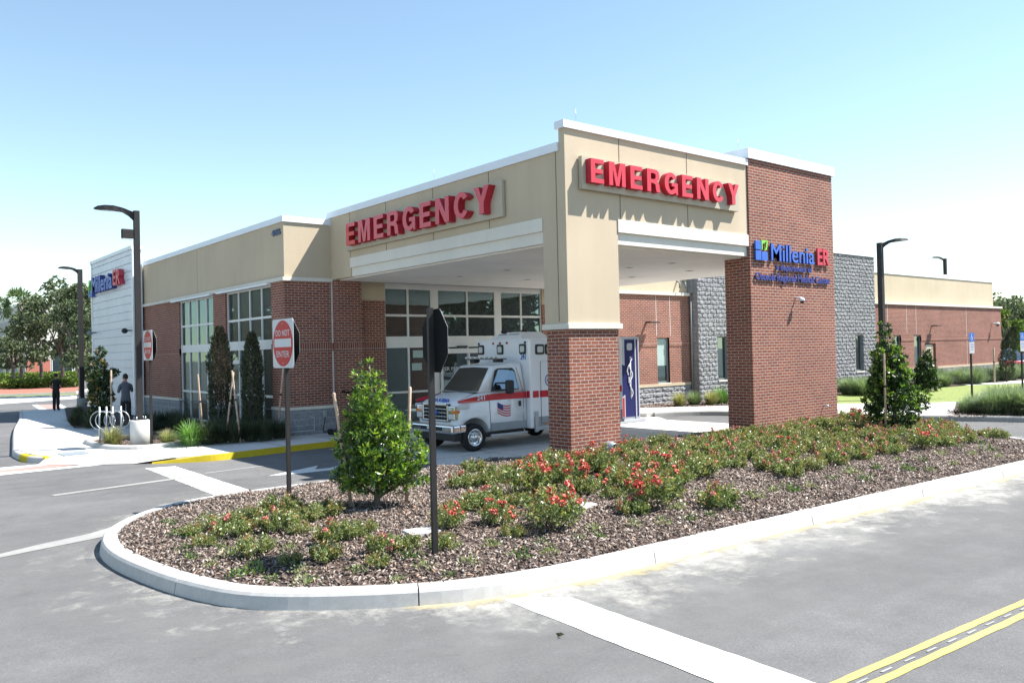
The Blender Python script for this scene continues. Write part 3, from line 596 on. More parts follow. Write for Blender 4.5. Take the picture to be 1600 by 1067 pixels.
LW = [(26.0, 30.08, 0.2, 5.0), (31.33, 35.3, 0.2, 5.0)]            # left facade windows (along y)
SF = [(14.85, 22.1, 0.1, 4.97)]                                     # storefront below the canopy
RW = [(29.0, 29.85, 1.05, 3.12), (51.3, 52.3, 1.05, 3.1), (54.05, 55.05, 1.05, 3.1)]
DR = (55.65, 57.15, 0.1, 2.55)
# brick
b = MB()
wallgrid(b, 'x', XL, YF, 50.2, 1.0, 5.06, [(o[0], o[1], 0, 5.06) for o in LW], 'brick')
wallgrid(b, 'y', YF, XL, 12.9, 1.0, 5.06, [], 'brick')
wallgrid(b, 'y', 24.68, 12.86, 13.78, 0.1, 5.135, [], 'brick')
b.quad([(12.86, 24.68, .1), (12.86, YF, .1), (12.86, YF, 5.135), (12.86, 24.68, 5.135)], 'brick')
wallgrid(b, 'y', YF, 13.6, 22.6, 0.1, 4.5, SF, 'brick', 0.15)
wallgrid(b, 'y', YF, 22.6, 31.6, 1.0, 5.06, RW, 'brick', 0.16)
wallgrid(b, 'y', YF, 48.0, 68.2, 1.0, 5.03, RW+[DR], 'brick', 0.16)
b.quad([(68.2, YF, .1), (68.2, 50, .1), (68.2, 50, 5.03), (68.2, YF, 5.03)], 'brick')
b.build('brick_wall', BLD)
b = MB(); wallgrid(b, 'y', YF, 13.6, 22.6, 4.5, 5.13, [(14.85, 22.1, 4.4, 5.2)], 'yellowtan', 0.15); b.box((14.85, YF+.06, 4.97), (22.1, YF+.14, 5.12), 'frame'); b.build('stucco_header', BLD)
# soldier courses
b = MB()
for u0, u1 in ((YF-.02, 26.0), (30.08, 31.33), (35.3, 50)): b.box((XL-.022, u0, 2.80), (XL+.1, u1, 3.06), 'soldier')
for u0, u1 in ((XL-.022, 12.86),): b.box((u0, YF-.022, 2.80), (u1, YF+.1, 3.06), 'soldier')
b.box((12.84, 24.655, 2.80), (13.80, 24.8, 3.06), 'soldier'); b.box((13.80, YF-.022, 2.80), (14.85, YF+.1, 3.06), 'soldier')
for u0, u1 in ((22.62, 29.0), (29.85, 31.4), (48.3, 51.3), (52.3, 54.05), (55.05, 68.22)): b.box((u0, YF-.024, 2.72), (u1, YF+.1, 2.96), 'soldier')
b.split('soldier_course', BLD)
# grey block plinth
b = MB()
wallgrid(b, 'x', XL-.05, YF-.05, 50.2, -0.05, 0.93, [(o[0], o[1], 0, .93) for o in LW], 'smoothblock')
wallgrid(b, 'y', YF-.05, XL-.05, 12.86, -0.05, 0.93, [], 'smoothblock')
b.quad([(XL-.05, YF-.05, .93), (XL-.05, 26, .93), (XL, 26, .93), (XL, YF-.05, .93)], 'smoothblock')
b.build('block_plinth', BLD)
b = MB()
for u0, u1 in ((YF-.07, 26.0), (30.08, 31.33), (35.3, 50.2)): b.box((XL-.07, u0, 0.93), (XL+.05, u1, 1.02), 'stone')
b.box((XL+.051, YF-.07, 0.93), (12.86, YF+.05, 1.02), 'stone')
b.box((22.3, YF-.08, 0.90), (31.42, YF+.05, 1.02), 'yellowtan'); b.box((57.16, YF-.08, 0.86), (68.25, YF+.05, 1.0), 'yellowtan'); b.box((48.2, YF-.08, 0.86), (55.64, YF+.05, 1.0), 'yellowtan')
b.split('sill_band', BLD)
# split-face block, displaced for real relief
def splitwall(b, c, u0, u1, z0, z1, opens, step=0.07, amp=0.055):
    nu = int((u1-u0)/step); nz = int((z1-z0)/0.0525); us = np.linspace(u0, u1, nu+1); zs = np.linspace(z0, z1, nz+1)
    U, Zz = np.meshgrid(us, zs); row = np.floor((Zz+1e-4)/0.21); fz = (Zz/0.21)%1; fu = ((U+0.21*(row%2))/0.42)%1
    h = rng.uniform(0.2, 1, U.shape)*amp
    jz = (np.minimum(fz, 1-fz) < 0.05) ; ju = (np.minimum(fu, 1-fu) < 0.06)
    h[jz | ju] = 0; h[:, 0] = 0; h[:, -1] = 0; h[0] = 0; h[-1] = 0
    for o in opens:
        e = (U > o[0]-step) & (U < o[1]+step) & (Zz > o[2]-.06) & (Zz < o[3]+.06); h[e] = 0
    V = [(u, c-d, z) for u, z, d in zip(U.ravel(), Zz.ravel(), h.ravel())]; I = np.arange(len(V)).reshape(U.shape); F = []
    for j in range(nz):
        for i in range(nu):
            um, zm = (us[i]+us[i+1])/2, (zs[j]+zs[j+1])/2
            if any(o[0] < um < o[1] and o[2] < zm < o[3] for o in opens): continue
            F.append((I[j, i], I[j, i+1], I[j+1, i+1], I[j+1, i]))
    b.add(V, [list(map(int, f)) for f in F], 'split')
GO = [(32.86, 33.7, 1.05, 3.15), (45.78, 46.68, 1.05, 3.15)]
b = MB(); splitwall(b, 24.5, 31.4, 48.2, 0.0, 7.77, GO, 0.06)
b.quad([(31.4, 24.5, 0), (31.4, YF+.4, 0), (31.4, YF+.4, 7.77), (31.4, 24.5, 7.77)], 'split'); b.quad([(48.2, 24.5, 0), (48.2, 26, 0), (48.2, 26, 7.77), (48.2, 24.5, 7.77)], 'split')
for o in GO: wallgrid(b, 'y', 24.5, o[0], o[1], o[2], o[3], [o], 'smoothblock', 0.2)
b.build('split_face_bay', BLD)
b = MB(); splitwall(b, YF-.04, 22.4, 31.38, 0.0, 0.9, [], 0.09); splitwall(b, YF-.04, 48.2, 55.64, 0.0, 0.86, [], 0.12); splitwall(b, YF-.04, 57.16, 68.2, 0, 0.86, [], 0.12)
b.split('split_face_plinth', BLD)
# stone band, stucco, coping
b = MB()
b.box((XL-.09, YF-.09, 5.06), (XL+.02, 40.2, 5.18), 'stone'); b.box((XL+.021, YF-.09, 5.06), (12.83, YF+.02, 5.18), 'stone')
b.box((24.2, YF-.1, 5.06), (31.39, YF+.02, 5.2), 'stone'); b.box((48.22, YF-.1, 5.03), (68.3, YF+.5, 5.17), 'stone')
b.split('stone_band', BLD)
b = MB()
b.quad([(XL, YF, 5.18), (XL, 50.2, 5.18), (XL, 50.2, 6.95), (XL, YF, 6.95)], 'tan'); b.quad([(XL, YF, 5.18), (24.3, YF, 5.18), (24.3, YF, 6.95), (XL, YF, 6.95)], 'tan')
b.quad([(24.3, YF+.001, 5.2), (31.4, YF+.001, 5.2), (31.4, YF+.001, 6.95), (24.3, YF+.001, 6.95)], 'yellowtan')
b.quad([(48.2, YF+.25, 5.17), (67.5, YF+.25, 5.17), (67.5, YF+.25, 6.98), (48.2, YF+.25, 6.98)], 'yellowtan')
b.quad([(67.5, YF+.25, 5.17), (67.5, 50, 5.17), (67.5, 50, 6.98), (67.5, YF+.25, 6.98)], 'yellowtan')
b.split('stucco_parapet', BLD)
b = MB()
b.box((XL-.05, YF-.05, 6.94), (XL+.3, 40.15, 7.13), 'coping'); b.box((XL+.301, YF-.05, 6.94), (31.35, YF+.3, 7.13), 'coping')
b.box((31.32, 24.42, 7.75), (48.28, 24.8, 7.9), 'coping'); b.box((31.32, 24.8, 7.75), (31.6, 30, 7.9), 'coping')
b.box((48.28, YF+.2, 6.97), (67.6, YF+.6, 7.24), 'coping'); b.box((67.3, YF+.6, 6.97), (67.6, 50, 7.24), 'coping')
b.split('roof_coping', BLD)
b = MB(); b.box((XL+.32, YF+.45, 0.1), (67.2, 50, 6.8), 'roof'); b.box((31.65, 24.85, 0.1), (48.1, 30, 7.7), 'roof'); b.build('roof_slab', BLD)
# joints
b = MB()
for x, z0, z1 in ((28.97, 3.2, 5.0), (29.93, 3.2, 5.0), (62.05, 1.0, 5.0), (50.6, 3.2, 5.0), (53.1, 3.2, 5.0), (54.4, 3.2, 5.0)): b.box((x, YF-.004, z0), (x+.03, YF+.01, z1), 'whitejoint')
b.box((12.80, YF-.006, 0.2), (12.855, YF+.01, 5.06), 'whitejoint'); b.box((XL-.004, 33, 5.2), (XL+.01, 33.015, 6.9), 'joint')
b.split('control_joint', BLD)
b = MB()
b.box((31.2, YF-.26, 6.8), (31.395, YF, 5.2), 'greyframe'); b.tube([(31.33, YF-.12, 5.2), (31.33, YF-.12, 0.3)], 0.05, 'greyframe'); b.build('downpipe', BLD)
# windows
M['sideglass'] = glassmat('dark_side_glass', (0.30, 0.50, 0.56), 0.24)
def window(name, axis, c, u0, u1, z0, z1, vs, hs, fr='frame', t=0.05, solid=(), doors=None, rec=0.13, gl='glass', extra=None, label=None):
    """frame as one part, all its panes as the sub-part 'pane'"""
    P = (lambda u, z, d: (u, c+d, z)) if axis == 'y' else (lambda u, z, d: (c+d, u, z))
    b = MB(); d0, d1 = rec-.05, rec+.03
    bx = lambda a, e, f, g, D0=d0, D1=d1, m=fr: b.box(P(a, f, D0), P(e, g, D1), m)
    bx(u0, u0+t, z0, z1); bx(u1-t, u1, z0, z1); bx(u0+t, u1-t, z0, z0+t, d0+.003); bx(u0+t, u1-t, z1-t, z1, d0+.003)
    for v, tw in vs: bx(v-tw/2, v+tw/2, z0+t, z1-t, d0+.006)
    for h, th in hs: bx(u0+t, u1-t, h-th/2, h+th/2, d0+.010)
    for a, e, f, g in solid: bx(a, e, f, g, d0-.006)
    o = b.build(name, BLD, label=label)
    g = MB(); g.quad([P(u0+.02, z0+.02, rec), P(u1-.02, z0+.02, rec), P(u1-.02, z1-.02, rec), P(u0+.02, z1-.02, rec)], gl)
    g.build('pane', o)
    return o
vsA = [(26.98, .06), (28.0, .06), (29.03, .06)]
window('window', 'x', XL, 26.0, 30.08, 0.2, 5.0, vsA, [(3.97, .08), (1.33, .08)], solid=[(26.0, 30.08, 2.9, 3.22)], rec=.12, gl='sideglass')
window('window', 'x', XL, 31.33, 35.3, 0.2, 5.0, [(32.3, .06), (33.3, .06), (34.3, .06)], [(3.97, .08), (1.33, .08)], solid=[(31.33, 35.3, 2.9, 3.2)], rec=.12, gl='sideglass')
b = MB(); b.box((XL-.16, 25.97, 5.0), (XL+.05, 30.62, 5.065), 'white'); b.box((XL-.16, 31.28, 5.0), (XL+.05, 35.9, 5.065), 'white'); b.split('window_head_flashing', BLD)
ent = MB(); 
for a, e, f, g in ((28.92, 29.02, .2, 2.9), (29.93, 30.03, .2, 2.9), (29.02, 29.93, 2.42, 2.56), (29.02, 29.93, .2, .42)): ent.box((XL+.05, a, f), (XL+.115, e, g), 'frame')
do = ent.build('door', BLD); h_ = MB(); h_.tube([(XL+.0, 29.1, 1.0), (XL+.0, 29.1, 1.45)], .015, 'galv'); h_.build('handle', do)
window('storefront_window', 'y', YF, 14.85, 22.1, 0.1, 4.97, [(15.82, .07), (16.95, .33), (18.42, .07), (19.88, .33), (21.05, .07)], [(4.0-.0, .08), (1.3, .07)], solid=[(14.85, 22.1, 2.86, 3.2), (14.85, 22.1, 3.2, 3.26), (14.85, 16.8, 0.1, 0.24)], rec=.12)
sd = MB()
for a, e, f, g in ((17.15, 19.7, 2.62, 2.8), (17.15, 17.25, .1, 2.62), (18.4, 18.47, .1, 2.62), (19.6, 19.7, .1, 2.62), (17.25, 19.6, .1, .3)): sd.box((a, YF+.03, f), (e, YF+.09, g), 'frame')
sd.box((17.9, YF+.0, 2.84), (18.35, YF+.06, 2.90), 'blackpl')
sdo = sd.build('sliding_door', BLD)
text('door_lettering', 'ER Millenia', sdo, 'signwhite', (17.35, YF+.088, 2.0), (1, 0, 0), (0, 0, 1), 0.95, 0.13, 0.01)
for i, (a, f) in enumerate(((15.95, 2.05), (16.0, 2.5))):
    q = MB(); q.box((a, YF+.095, f), (a+.42, YF+.105, f+.26), 'blind'); q.build('door_notice', sdo)
for o in RW[:1]+GO:
    c_ = YF if o in RW else 24.5
    w_ = window('window', 'y', c_, o[0], o[1], o[2], o[3], [], [], 'greyframe', .07, rec=.14 if o in RW else .17)
    q = MB(); q.quad([(o[0]+.07, c_+.137, o[3]-.08-(1.2 if o in RW else .3)), (o[1]-.07, c_+.137, o[3]-.08-(1.2 if o in RW else .3)), (o[1]-.07, c_+.137, o[3]-.08), (o[0]+.07, c_+.137, o[3]-.08)], 'blind')
    if o in RW: q.build('blind', w_)
for o in RW[1:]: window('window', 'y', YF, o[0], o[1], o[2], o[3], [], [], 'greyframe', .07, rec=.14)
b = MB()
for o in RW+GO:
    c_ = YF if o in RW else 24.5; b.box((o[0]-.03, c_-.06, o[2]-.08), (o[1]+.03, c_+.14, o[2]), 'stone')
b.split('window_sill', BLD)
b = MB(); b.box((DR[0]+.06, YF+.1, .12), (DR[1]-.42, YF+.15, 2.48), 'doorbeige'); b.box((DR[1]-.42, YF+.08, .12), (DR[1]-.34, YF+.15, 2.48), 'doorbeige')
b.box((DR[0]+.72, YF+.085, 1.35), (DR[0]+.86, YF+.10, 2.1), 'dark'); d_ = b.build('service_door', BLD)
b = MB(); b.tube([(DR[1]-.52, YF+.06, 1.1), (DR[1]-.66, YF+.06, 1.1)], .015, 'galv'); b.build('handle', d_)
b = MB(); b.box((DR[1]-.34, YF+.1, .1), (DR[1], YF+.16, 2.55), 'brick'); b.box((DR[0], YF+.16, .1), (DR[1], YF+.2, 2.55), 'dark'); b.build('door_jamb', BLD)
# white clad tower at the far left end
b = MB(); b.box((10.72, 40.15, 0.0), (11.10, 47.8, 7.72), 'clad'); z = 0.45
tw = b.build('clad_tower', BLD)
b = MB()
while z < 7.6:
    b.box((10.68, 40.3, z), (10.73, 47.65, z+.335), 'clad', 0.012); z += 0.37
b.build('ribbed_cladding', tw)
b = MB(); b.box((10.62, 40.08, 7.70), (11.15, 47.9, 7.86), 'white'); b.box((10.66, 40.06, 0), (10.8, 40.29, 7.70), 'white'); b.box((10.66, 47.66, 0), (10.8, 47.88, 7.70), 'white'); b.build('tower_trim', tw)

# ================================================================== entrance canopy (portico)
CAN = thing('entrance_canopy', (0, 0, 0), 'tall tan drive-through canopy standing on a brick column and a wide brick pier', 'canopy')
b = MB(); b.box((12.86, 13.64, 0.1), (14.48, 14.38, 3.12), 'brick'); colm = b.build('brick_column_base', CAN)
b = MB(); b.box((12.78, 13.56, 3.12), (14.56, 14.46, 3.25), 'stone', .012); b.build('cast_stone_cap', colm)
b = MB()
# left facade (plane x=12.83)
b.box((12.83, 13.61, 3.25), (14.51, 14.40, 5.14), 'tan')                     # stucco shaft
b.box((12.83, 14.40, 5.73), (13.1, YF, 7.17), 'tan')
b.box((12.83, 23.62, 5.14), (13.1, YF, 5.73), 'tan')
b.box((12.83, 13.61, 5.14), (14.51, 14.40, 7.17), 'tan')
b.box((12.83, 13.61, 7.17), (14.51, 13.80, 7.66), 'tan')
# right facade (plane y=13.61)
b.box((14.51, 13.61, 5.73), (19.76, 13.86, 7.66), 'tan')
b.box((23.9, 14.45, 5.14), (24.15, YF, 7.17), 'tan')
b.build('stucco_fascia', CAN)
b = MB()
b.box((12.805, 14.40, 5.42), (13.0, 23.62, 5.73), 'cream'); b.box((12.87, 14.40, 5.14), (13.05, 23.62, 5.42), 'cream')
b.box((14.51, 13.585, 5.42), (19.76, 13.8, 5.73), 'cream'); b.box((14.51, 13.66, 5.14), (19.76, 13.86, 5.42), 'cream')
b.split('cream_band', CAN)
b = MB(); b.box((13.0, 13.86, 5.10), (24.0, 24.67, 5.16), 'soffit'); so_ = b.build('soffit', CAN)
sof = [(15.72, 21.7), (15.8, 19.4), (18.53, 21.66), (18.7, 17.11), (21.25, 19.33), (18.9, 15.62), (21.3, 16.9), (21.5, 22.3), (15.9, 16.8)]
for x, y in sof:
    b = MB(); b.lathe([(0.13, 0), (0.13, -.012), (0.10, -.012), (0.085, 0.0), (0.0, .0)], (x, y, 5.097), (0, 0, 1), 'lens', 20); b.build('downlight', so_)
    b = MB(); b.lathe([(0.0, 0), (0.08, 0)], (x, y, 5.094), (0, 0, 1), 'dark', 16); b.build('downlight_lens', so_)
b = MB()
b.box((12.78, 13.80, 7.17), (13.13, YF, 7.37), 'coping'); b.box((12.76, 13.55, 7.66), (19.75, 13.86, 7.83), 'coping'); b.box((12.78, YF-.001, 6.9), (12.84, YF+.2, 7.37), 'coping')
b.box((23.87, 14.45, 7.17), (24.2, YF, 7.37), 'coping')
b.split('roof_coping', CAN)
b = MB(); b.box((13.1, 13.86, 6.7), (23.9, YF, 6.8), 'roof'); b.build('roof_deck', CAN)
b = MB(); b.box((19.76, 13.57, 0.1), (24.17, 14.42, 7.86), 'brick'); pr_ = b.build('brick_pier', CAN)
b = MB(); b.box((19.70, 13.50, 7.86), (24.23, 14.62, 8.14), 'coping'); b.build('roof_coping', pr_)
b = MB()
for x in (14.60, 17.13): b.box((x, 13.604, 5.74), (x+.02, 13.62, 7.66), 'joint')
for y in (13.9, 16.4, 18.9, 21.4, 23.62): b.box((12.824, y, 5.74 if y > 14 else 3.3), (12.84, y+.018, 7.17), 'joint')
b.box((19.735, 13.598, 5.14), (19.762, 13.63, 7.66), 'joint'); b.split('control_joint', CAN)
for x, y, z in ((13.3, 13.7, 7.83), (19.95, 14.0, 8.14), (23.1, 14.0, 8.14), (12.95, 19.0, 7.37)):
    b = MB(); b.tube([(x, y, z), (x, y, z+.36)], [.008, .004], 'galv', 6); b.build('lightning_rod', CAN)

# ================================================================== signs on the walls
RX, RY = (1, 0, 0), (0, 0, 1); LX = (0, -1, 0)
def _arc(rx, ry, a0, a1, n=16): return [(.5+rx*math.cos(rad(a0+(a1-a0)*k/n)), .5+ry*math.sin(rad(a0+(a1-a0)*k/n))) for k in range(n+1)]
GLYPH = {
 'E': [[(0, 0), (1, 0), (1, .18), (.33, .18), (.33, .41), (.92, .41), (.92, .59), (.33, .59), (.33, .82), (1, .82), (1, 1), (0, 1)]],
 'M': [[(0, 0), (.23, 0), (.23, .70), (.40, 0), (.60, 0), (.77, .70), (.77, 0), (1, 0), (1, 1), (.67, 1), (.5, .34), (.33, 1), (0, 1)]],
 'N': [[(0, 0), (.28, 0), (.28, .60), (.69, 0), (1, 0), (1, 1), (.72, 1), (.72, .40), (.31, 1), (0, 1)]],
 'Y': [[(.35, 0), (.65, 0), (.65, .40), (1, 1), (.67, 1), (.5, .63), (.33, 1), (0, 1), (.35, .40)]],
 'C': [_arc(.5, .5, 32, 328)+_arc(.21, .31, 322, 38)],
 'G': [_arc(.5, .5, 32, 305)+[(.84, .10), (.87, .01), (1, .01), (1, .54), (.53, .54), (.53, .38), (.74, .38), (.74, .27)]+_arc(.21, .31, 312, 38)],
 'R': [[(0, 0), (.29, 0), (.29, 1), (0, 1)], [(.29, .39), (.47, .39), (.64, .33), (.68, .10), (.73, 0), (1, 0), (.96, .12), (.95, .30), (.86, .44), (.78, .48), (.92, .56), (.97, .73), (.92, .90), (.78, .98), (.60, 1), (.29, 1), (.29, .83), (.56, .83), (.66, .79), (.67, .66), (.60, .57), (.29, .56)]],
}
def emergency(label, org, ux, width, h, nrm, panel, d0, d1):
    T = thing('emergency_sign', org, label, 'sign', 'red emergency signs on the canopy')
    ux = Vector(ux); nr = Vector(nrm); o = Vector(org)
    L = 'EMERGENCY'; wd = dict(E=.80, M=1.06, R=.90, G=.96, N=.92, C=.94, Y=.92); tot = sum(wd[c] for c in L); gap = 0.33; k = width/(tot+gap*8)
    b = MB(); pa, pb, z0, z1 = panel
    p = [ux*pa+Vector((0, 0, z0)), ux*pb+Vector((0, 0, z0)), ux*pb+Vector((0, 0, z1)), ux*pa+Vector((0, 0, z1))]
    b.prism([q+nr*0.02 for q in p], nr*(d0-.02), 'panelgrey'); b.build('backing_panel', T)
    u = 0
    for c in L:
        w_ = wd[c]*k
        b = MB(); nf = []
        for poly in GLYPH[c]:
            n_ = len(poly); base = [ux*(u+p[0]*w_)+Vector((0, 0, p[1]*h)) for p in poly]
            A = [q+nr*(d0+.001) for q in base]; B_ = [q+nr*d1 for q in base]
            b.add(A+B_, [tuple(range(n_, 2*n_))], 'redplastic'); b.add(A+B_, [tuple(range(n_))[::-1]]+[(i, (i+1) % n_, n_+(i+1) % n_, n_+i) for i in range(n_)], 'redside')
        b.build('letter', T); u += w_+gap*k
    return T
emergency('red EMERGENCY channel letters on the sunlit right face of the canopy', (13.36, 13.61, 6.44), RX, 5.60, 0.545, (0, -1, 0), (-.12, 5.82, -.13, .62), 0.13, 0.30)
emergency('red EMERGENCY channel letters on the shaded left face of the canopy', (12.83, 23.3, 6.07), LX, 7.30, 0.68, (-1, 0, 0), (-.4, 7.55, -.12, .78), 0.10, 0.32)
def lgsign(name, label, org, ux, nr, sc, parts):
    T = thing(name, org, label, 'sign'); return T
T = thing('clinic_name_sign', (19.9, 13.57, 4.48), 'blue and red Millenia ER lettering with department lines on the brick pier', 'sign')
def pt(nm, s, mat, x, z, w_, h, d, off=.01, side=None, sp=1.0): return text(nm, s, T, mat, (x-19.9, -.03, z-4.48), RX, RY, w_, h, d, off, sp, side)
pt('lettering', 'Millenia', 'bluelet', 20.68, 5.05, 2.26, .50, .05, .010, 'navylet')
pt('lettering', 'ER', 'crimson', 23.12, 5.05, .70, .50, .05, .025)
pt('small_lettering', 'a department of', 'navylet', 20.95, 4.75, 1.89, .22, .03, .03)
pt('small_lettering', 'Osceola Regional Medical Center', 'navylet', 19.93, 4.43, 3.92, .27, .03, .03)
b = MB()
for x0, z0, x1, z1 in ((19.93, 5.34, 20.19, 5.58), (19.93, 5.04, 20.19, 5.31), (20.22, 5.04, 20.50, 5.29)): b.box((x0-19.9, -.08, z0-4.48), (x1-19.9, -.03, z1-4.48), 'bluelet')
b.build('logo_squares', T)
b = MB(); e = [(20.22, 5.33), (20.22, 5.60), (20.50, 5.60), (20.50, 5.36)]
b.prism([(20.22-19.9, -.03, 5.32-4.48), (20.26-19.9, -.03, 5.36-4.48), (20.26-19.9, -.03, 5.50-4.48), (20.40-19.9, -.03, 5.56-4.48), (20.50-19.9, -.03, 5.61-4.48), (20.22-19.9, -.03, 5.61-4.48)], (0, -.05, 0), 'greenlet')
b.prism([(20.36-19.9, -.03, 5.33-4.48), (20.47-19.9, -.03, 5.35-4.48), (20.52-19.9, -.03, 5.61-4.48), (20.46-19.9, -.03, 5.60-4.48), (20.43-19.9, -.03, 5.42-4.48)], (0, -.05, 0), 'greenlet')
b.build('logo_leaf', T)
T = thing('tower_name_sign', (10.68, 46.8, 6.1), 'blue Millenia and red ER lettering with a green leaf high on the white clad tower', 'sign')
def tt(nm, s, mat, y, z, w_, h, d, off=.015, side=None): return text(nm, s, T, mat, (-.03, y-46.8, z-6.1), LX, RY, w_, h, d, off, 1.0, side)
tt('lettering', 'Millenia', 'bluelet', 46.75, 6.1, 4.0, .82, .22, .02, 'navylet'); tt('lettering', 'ER', 'crimson', 42.58, 6.2, 1.25, .74, .22, .02)
b = MB(); b.prism([(-.03, .75, .75), (-.03, .75, -.0), (-.03, .68, .35), (-.03, .45, .62), (-.03, .2, .72)], (-.18, 0, 0), 'greenlet'); b.build('logo_leaf', T)
b = MB()
b.box((-.03, .95, -.12), (-.18, .60, .2), 'bluelet'); b.box((-.03, .52, -.12), (-.18, .22, .2), 'bluelet'); b.build('logo_squares', T)
T = thing('address_number', (XL, 25.8, 6.55), 'slate blue street number 4056 on the tan parapet at the corner', 'number')
text('digits', '4056', T, 'numgrey', (-.002, 0, 0), LX, RY, .68, .2, .04, .02)

# ================================================================== lamp posts, signs, fixtures
def lamp(loc, label, H, base_h, headang, r=.085, double=False, small=False):
    T = thing('lamp_post', loc, label, 'lamp post', 'dark bronze lamp posts around the building')
    b = MB(); b.lathe([(.0, -.1), (.27, -.1), (.27, base_h-.02), (.25, base_h), (0, base_h)], (0, 0, 0), (0, 0, 1), 'kerbgrey' if small else 'concrete', 28); 
    if base_h > 0: b.build('concrete_base', T)
    b = MB(); b.box((-.15, -.15, base_h), (.15, .15, base_h+.03), 'bronze')
    for sx in (-1, 1):
        for sy in (-1, 1): b.lathe([(.02, 0), (.02, .07), (0, .07)], (sx*.12, sy*.12, base_h+.03), (0, 0, 1), 'galv', 6)
    b.build('base_plate', T)
    b = MB(); b.tube([(0, 0, base_h+.03), (0, 0, H)], r*1.25, 'bronze', square=True); b.build('pole', T)
    for a in ([headang, headang+180] if double else [headang]):
        ca, sa = math.cos(rad(a)), math.sin(rad(a)); q = lambda d, w_, z: (ca*d-sa*w_, sa*d+ca*w_, z)
        b = MB(); sec = [(.06, .06, -.30, -.03), (.2, .07, -.16, .02), (.38, .12, -.04, .10), (.6, .19, .02, .16), (.85, .22, .05, .18), (1.08, .18, .07, .17), (1.25, .06, .085, .13)]
        if double: sec = [(.06, .05, -.1, .0), (.2, .13, -.08, .02), (.9, .16, -.06, .04), (1.0, .14, -.05, .03)]
        vs = []; fs = []
        for d, w_, lo, hi in sec: vs += [q(d, -w_, H+lo), q(d, w_, H+lo), q(d, w_*.7, H+hi), q(d, -w_*.7, H+hi)]
        for i in range(len(sec)-1):
            for k in range(4): fs.append((i*4+k, i*4+(k+1) % 4, i*4+4+(k+1) % 4, i*4+4+k))
        fs += [(3, 2, 1, 0), tuple(len(vs)-4+k for k in range(4))]; b.add(vs, fs, 'bronze', False); hd = b.build('lamp_head', T)
        if not double:
            b = MB(); b.add([q(.62, -.13, H+.014), q(1.0, -.12, H+.055), q(1.0, .12, H+.055), q(.62, .13, H+.014)], [(0, 1, 2, 3)], 'lens'); b.build('lens', hd)
    return T
VA = math.degrees(math.atan2(.63, -.77))   # picture-left direction, about 141 deg
L1 = lamp((6.96, 25.66, .12), 'tall dark lamp post on a pale round concrete base at the left', 6.88, .78, 138)
b = MB(); b.box((-.42, -.06, 6.05), (-.1, .06, 6.33), 'bronze', .03); b.box((-.40, -.05, 6.03), (-.12, .05, 6.05), 'lens'); b.build('motion_sensor', L1)
lamp((11.0, 51.9, 0), 'dark lamp post standing beside the white clad tower', 7.85, .55, 138, .13, small=True)
lamp((36, 18, .13), 'dark lamp post rising behind the young tree at the right of the lawn', 6.95, 0, -40, .12)
lamp((76.5, 32.4, 0), 'far lamp post whose top shows over the long brick wing', 10, 0, 150, .14, double=False)

def octagon(c, r, a0=22.5): return [(c+0, r*math.cos(rad(a0+45*k)), r*math.sin(rad(a0+45*k))) for k in range(8)]
def rounded(w_, h_, r, n=5):
    pts = []
    for cx, cy, a in ((w_/2-r, h_/2-r, 0), (-w_/2+r, h_/2-r, 90), (-w_/2+r, -h_/2+r, 180), (w_/2-r, -h_/2+r, 270)):
        for k in range(n+1): t = rad(a+90*k/n); pts.append((cx+r*math.cos(t), cy+r*math.sin(t)))
    return pts
def plate(b, pts, y0, y1, mat):        # 2-D outline (u, z), on a board facing local -y
    b.prism([(u, y0, z) for u, z in pts], (0, y1-y0, 0), mat)
def roadsign(loc, H, rz, label, kinds, zc, size=.80, ph=None):
    T = thing('road_sign', loc, label, 'sign', None, rz)
    b = MB(); b.tube([(0, 0, -.2), (0, 0, ph or zc+size*.4)], .045, 'bronze', square=True); b.build('post', T)
    s = size
    if 'dne' in kinds:
        b = MB(); plate(b, [(u, z+zc) for u, z in rounded(s, s, .05)], -.062, -.056, 'signwhite'); p = b.build('do_not_enter_panel', T)
        b = MB(); plate(b, [(math.cos(t)*s*.47, zc+math.sin(t)*s*.47) for t in np.linspace(0, 2*np.pi, 49)[:-1]], -.065, -.0625, 'signred'); b.build('red_disc', p)
        b = MB(); plate(b, [(-s*.40, zc-.075*s), (s*.40, zc-.075*s), (s*.40, zc+.095*s), (-s*.40, zc+.095*s)], -.068, -.0655, 'signwhite'); b.build('white_bar', p)
        text('lettering', 'DO NOT', p, 'signwhite', (-.33*s, -.0655, zc+.15*s), RX, RY, .66*s, .125*s, .003, .004, 1.08)
        text('lettering', 'ENTER', p, 'signwhite', (-.30*s, -.0655, zc-.28*s), RX, RY, .60*s, .125*s, .003, .004, 1.08)
        b = MB()
        for z in (.4, -.4): b.lathe([(.0, -.005), (.012, -.005), (.012, 0)], (0, -.065, zc+z*s), (0, 1, 0), 'galv', 8)
        b.build('bolt', p)
    if 'stop' in kinds:
        r = s*.52; oc = [(r*math.cos(rad(22.5+45*k)), zc+r*math.sin(rad(22.5+45*k))) for k in range(8)]; r2 = r*.94
        b = MB(); plate(b, oc, .056, .060, 'signback'); p = b.build('stop_panel', T)
        b = MB(); plate(b, [(r*.995*math.cos(rad(22.5+45*k)), zc+r*.995*math.sin(rad(22.5+45*k))) for k in range(8)], .0605, .063, 'signwhite'); b.build('white_border', p)
        b = MB(); plate(b, [(r2*math.cos(rad(22.5+45*k)), zc+r2*math.sin(rad(22.5+45*k))) for k in range(8)], .0635, .065, 'signred'); b.build('red_face', p)
        text('lettering', 'STOP', p, 'signwhite', (.32*s, .0655, zc-.14*s), (-1, 0, 0), RY, .64*s, .28*s, .003, .02)
    return T
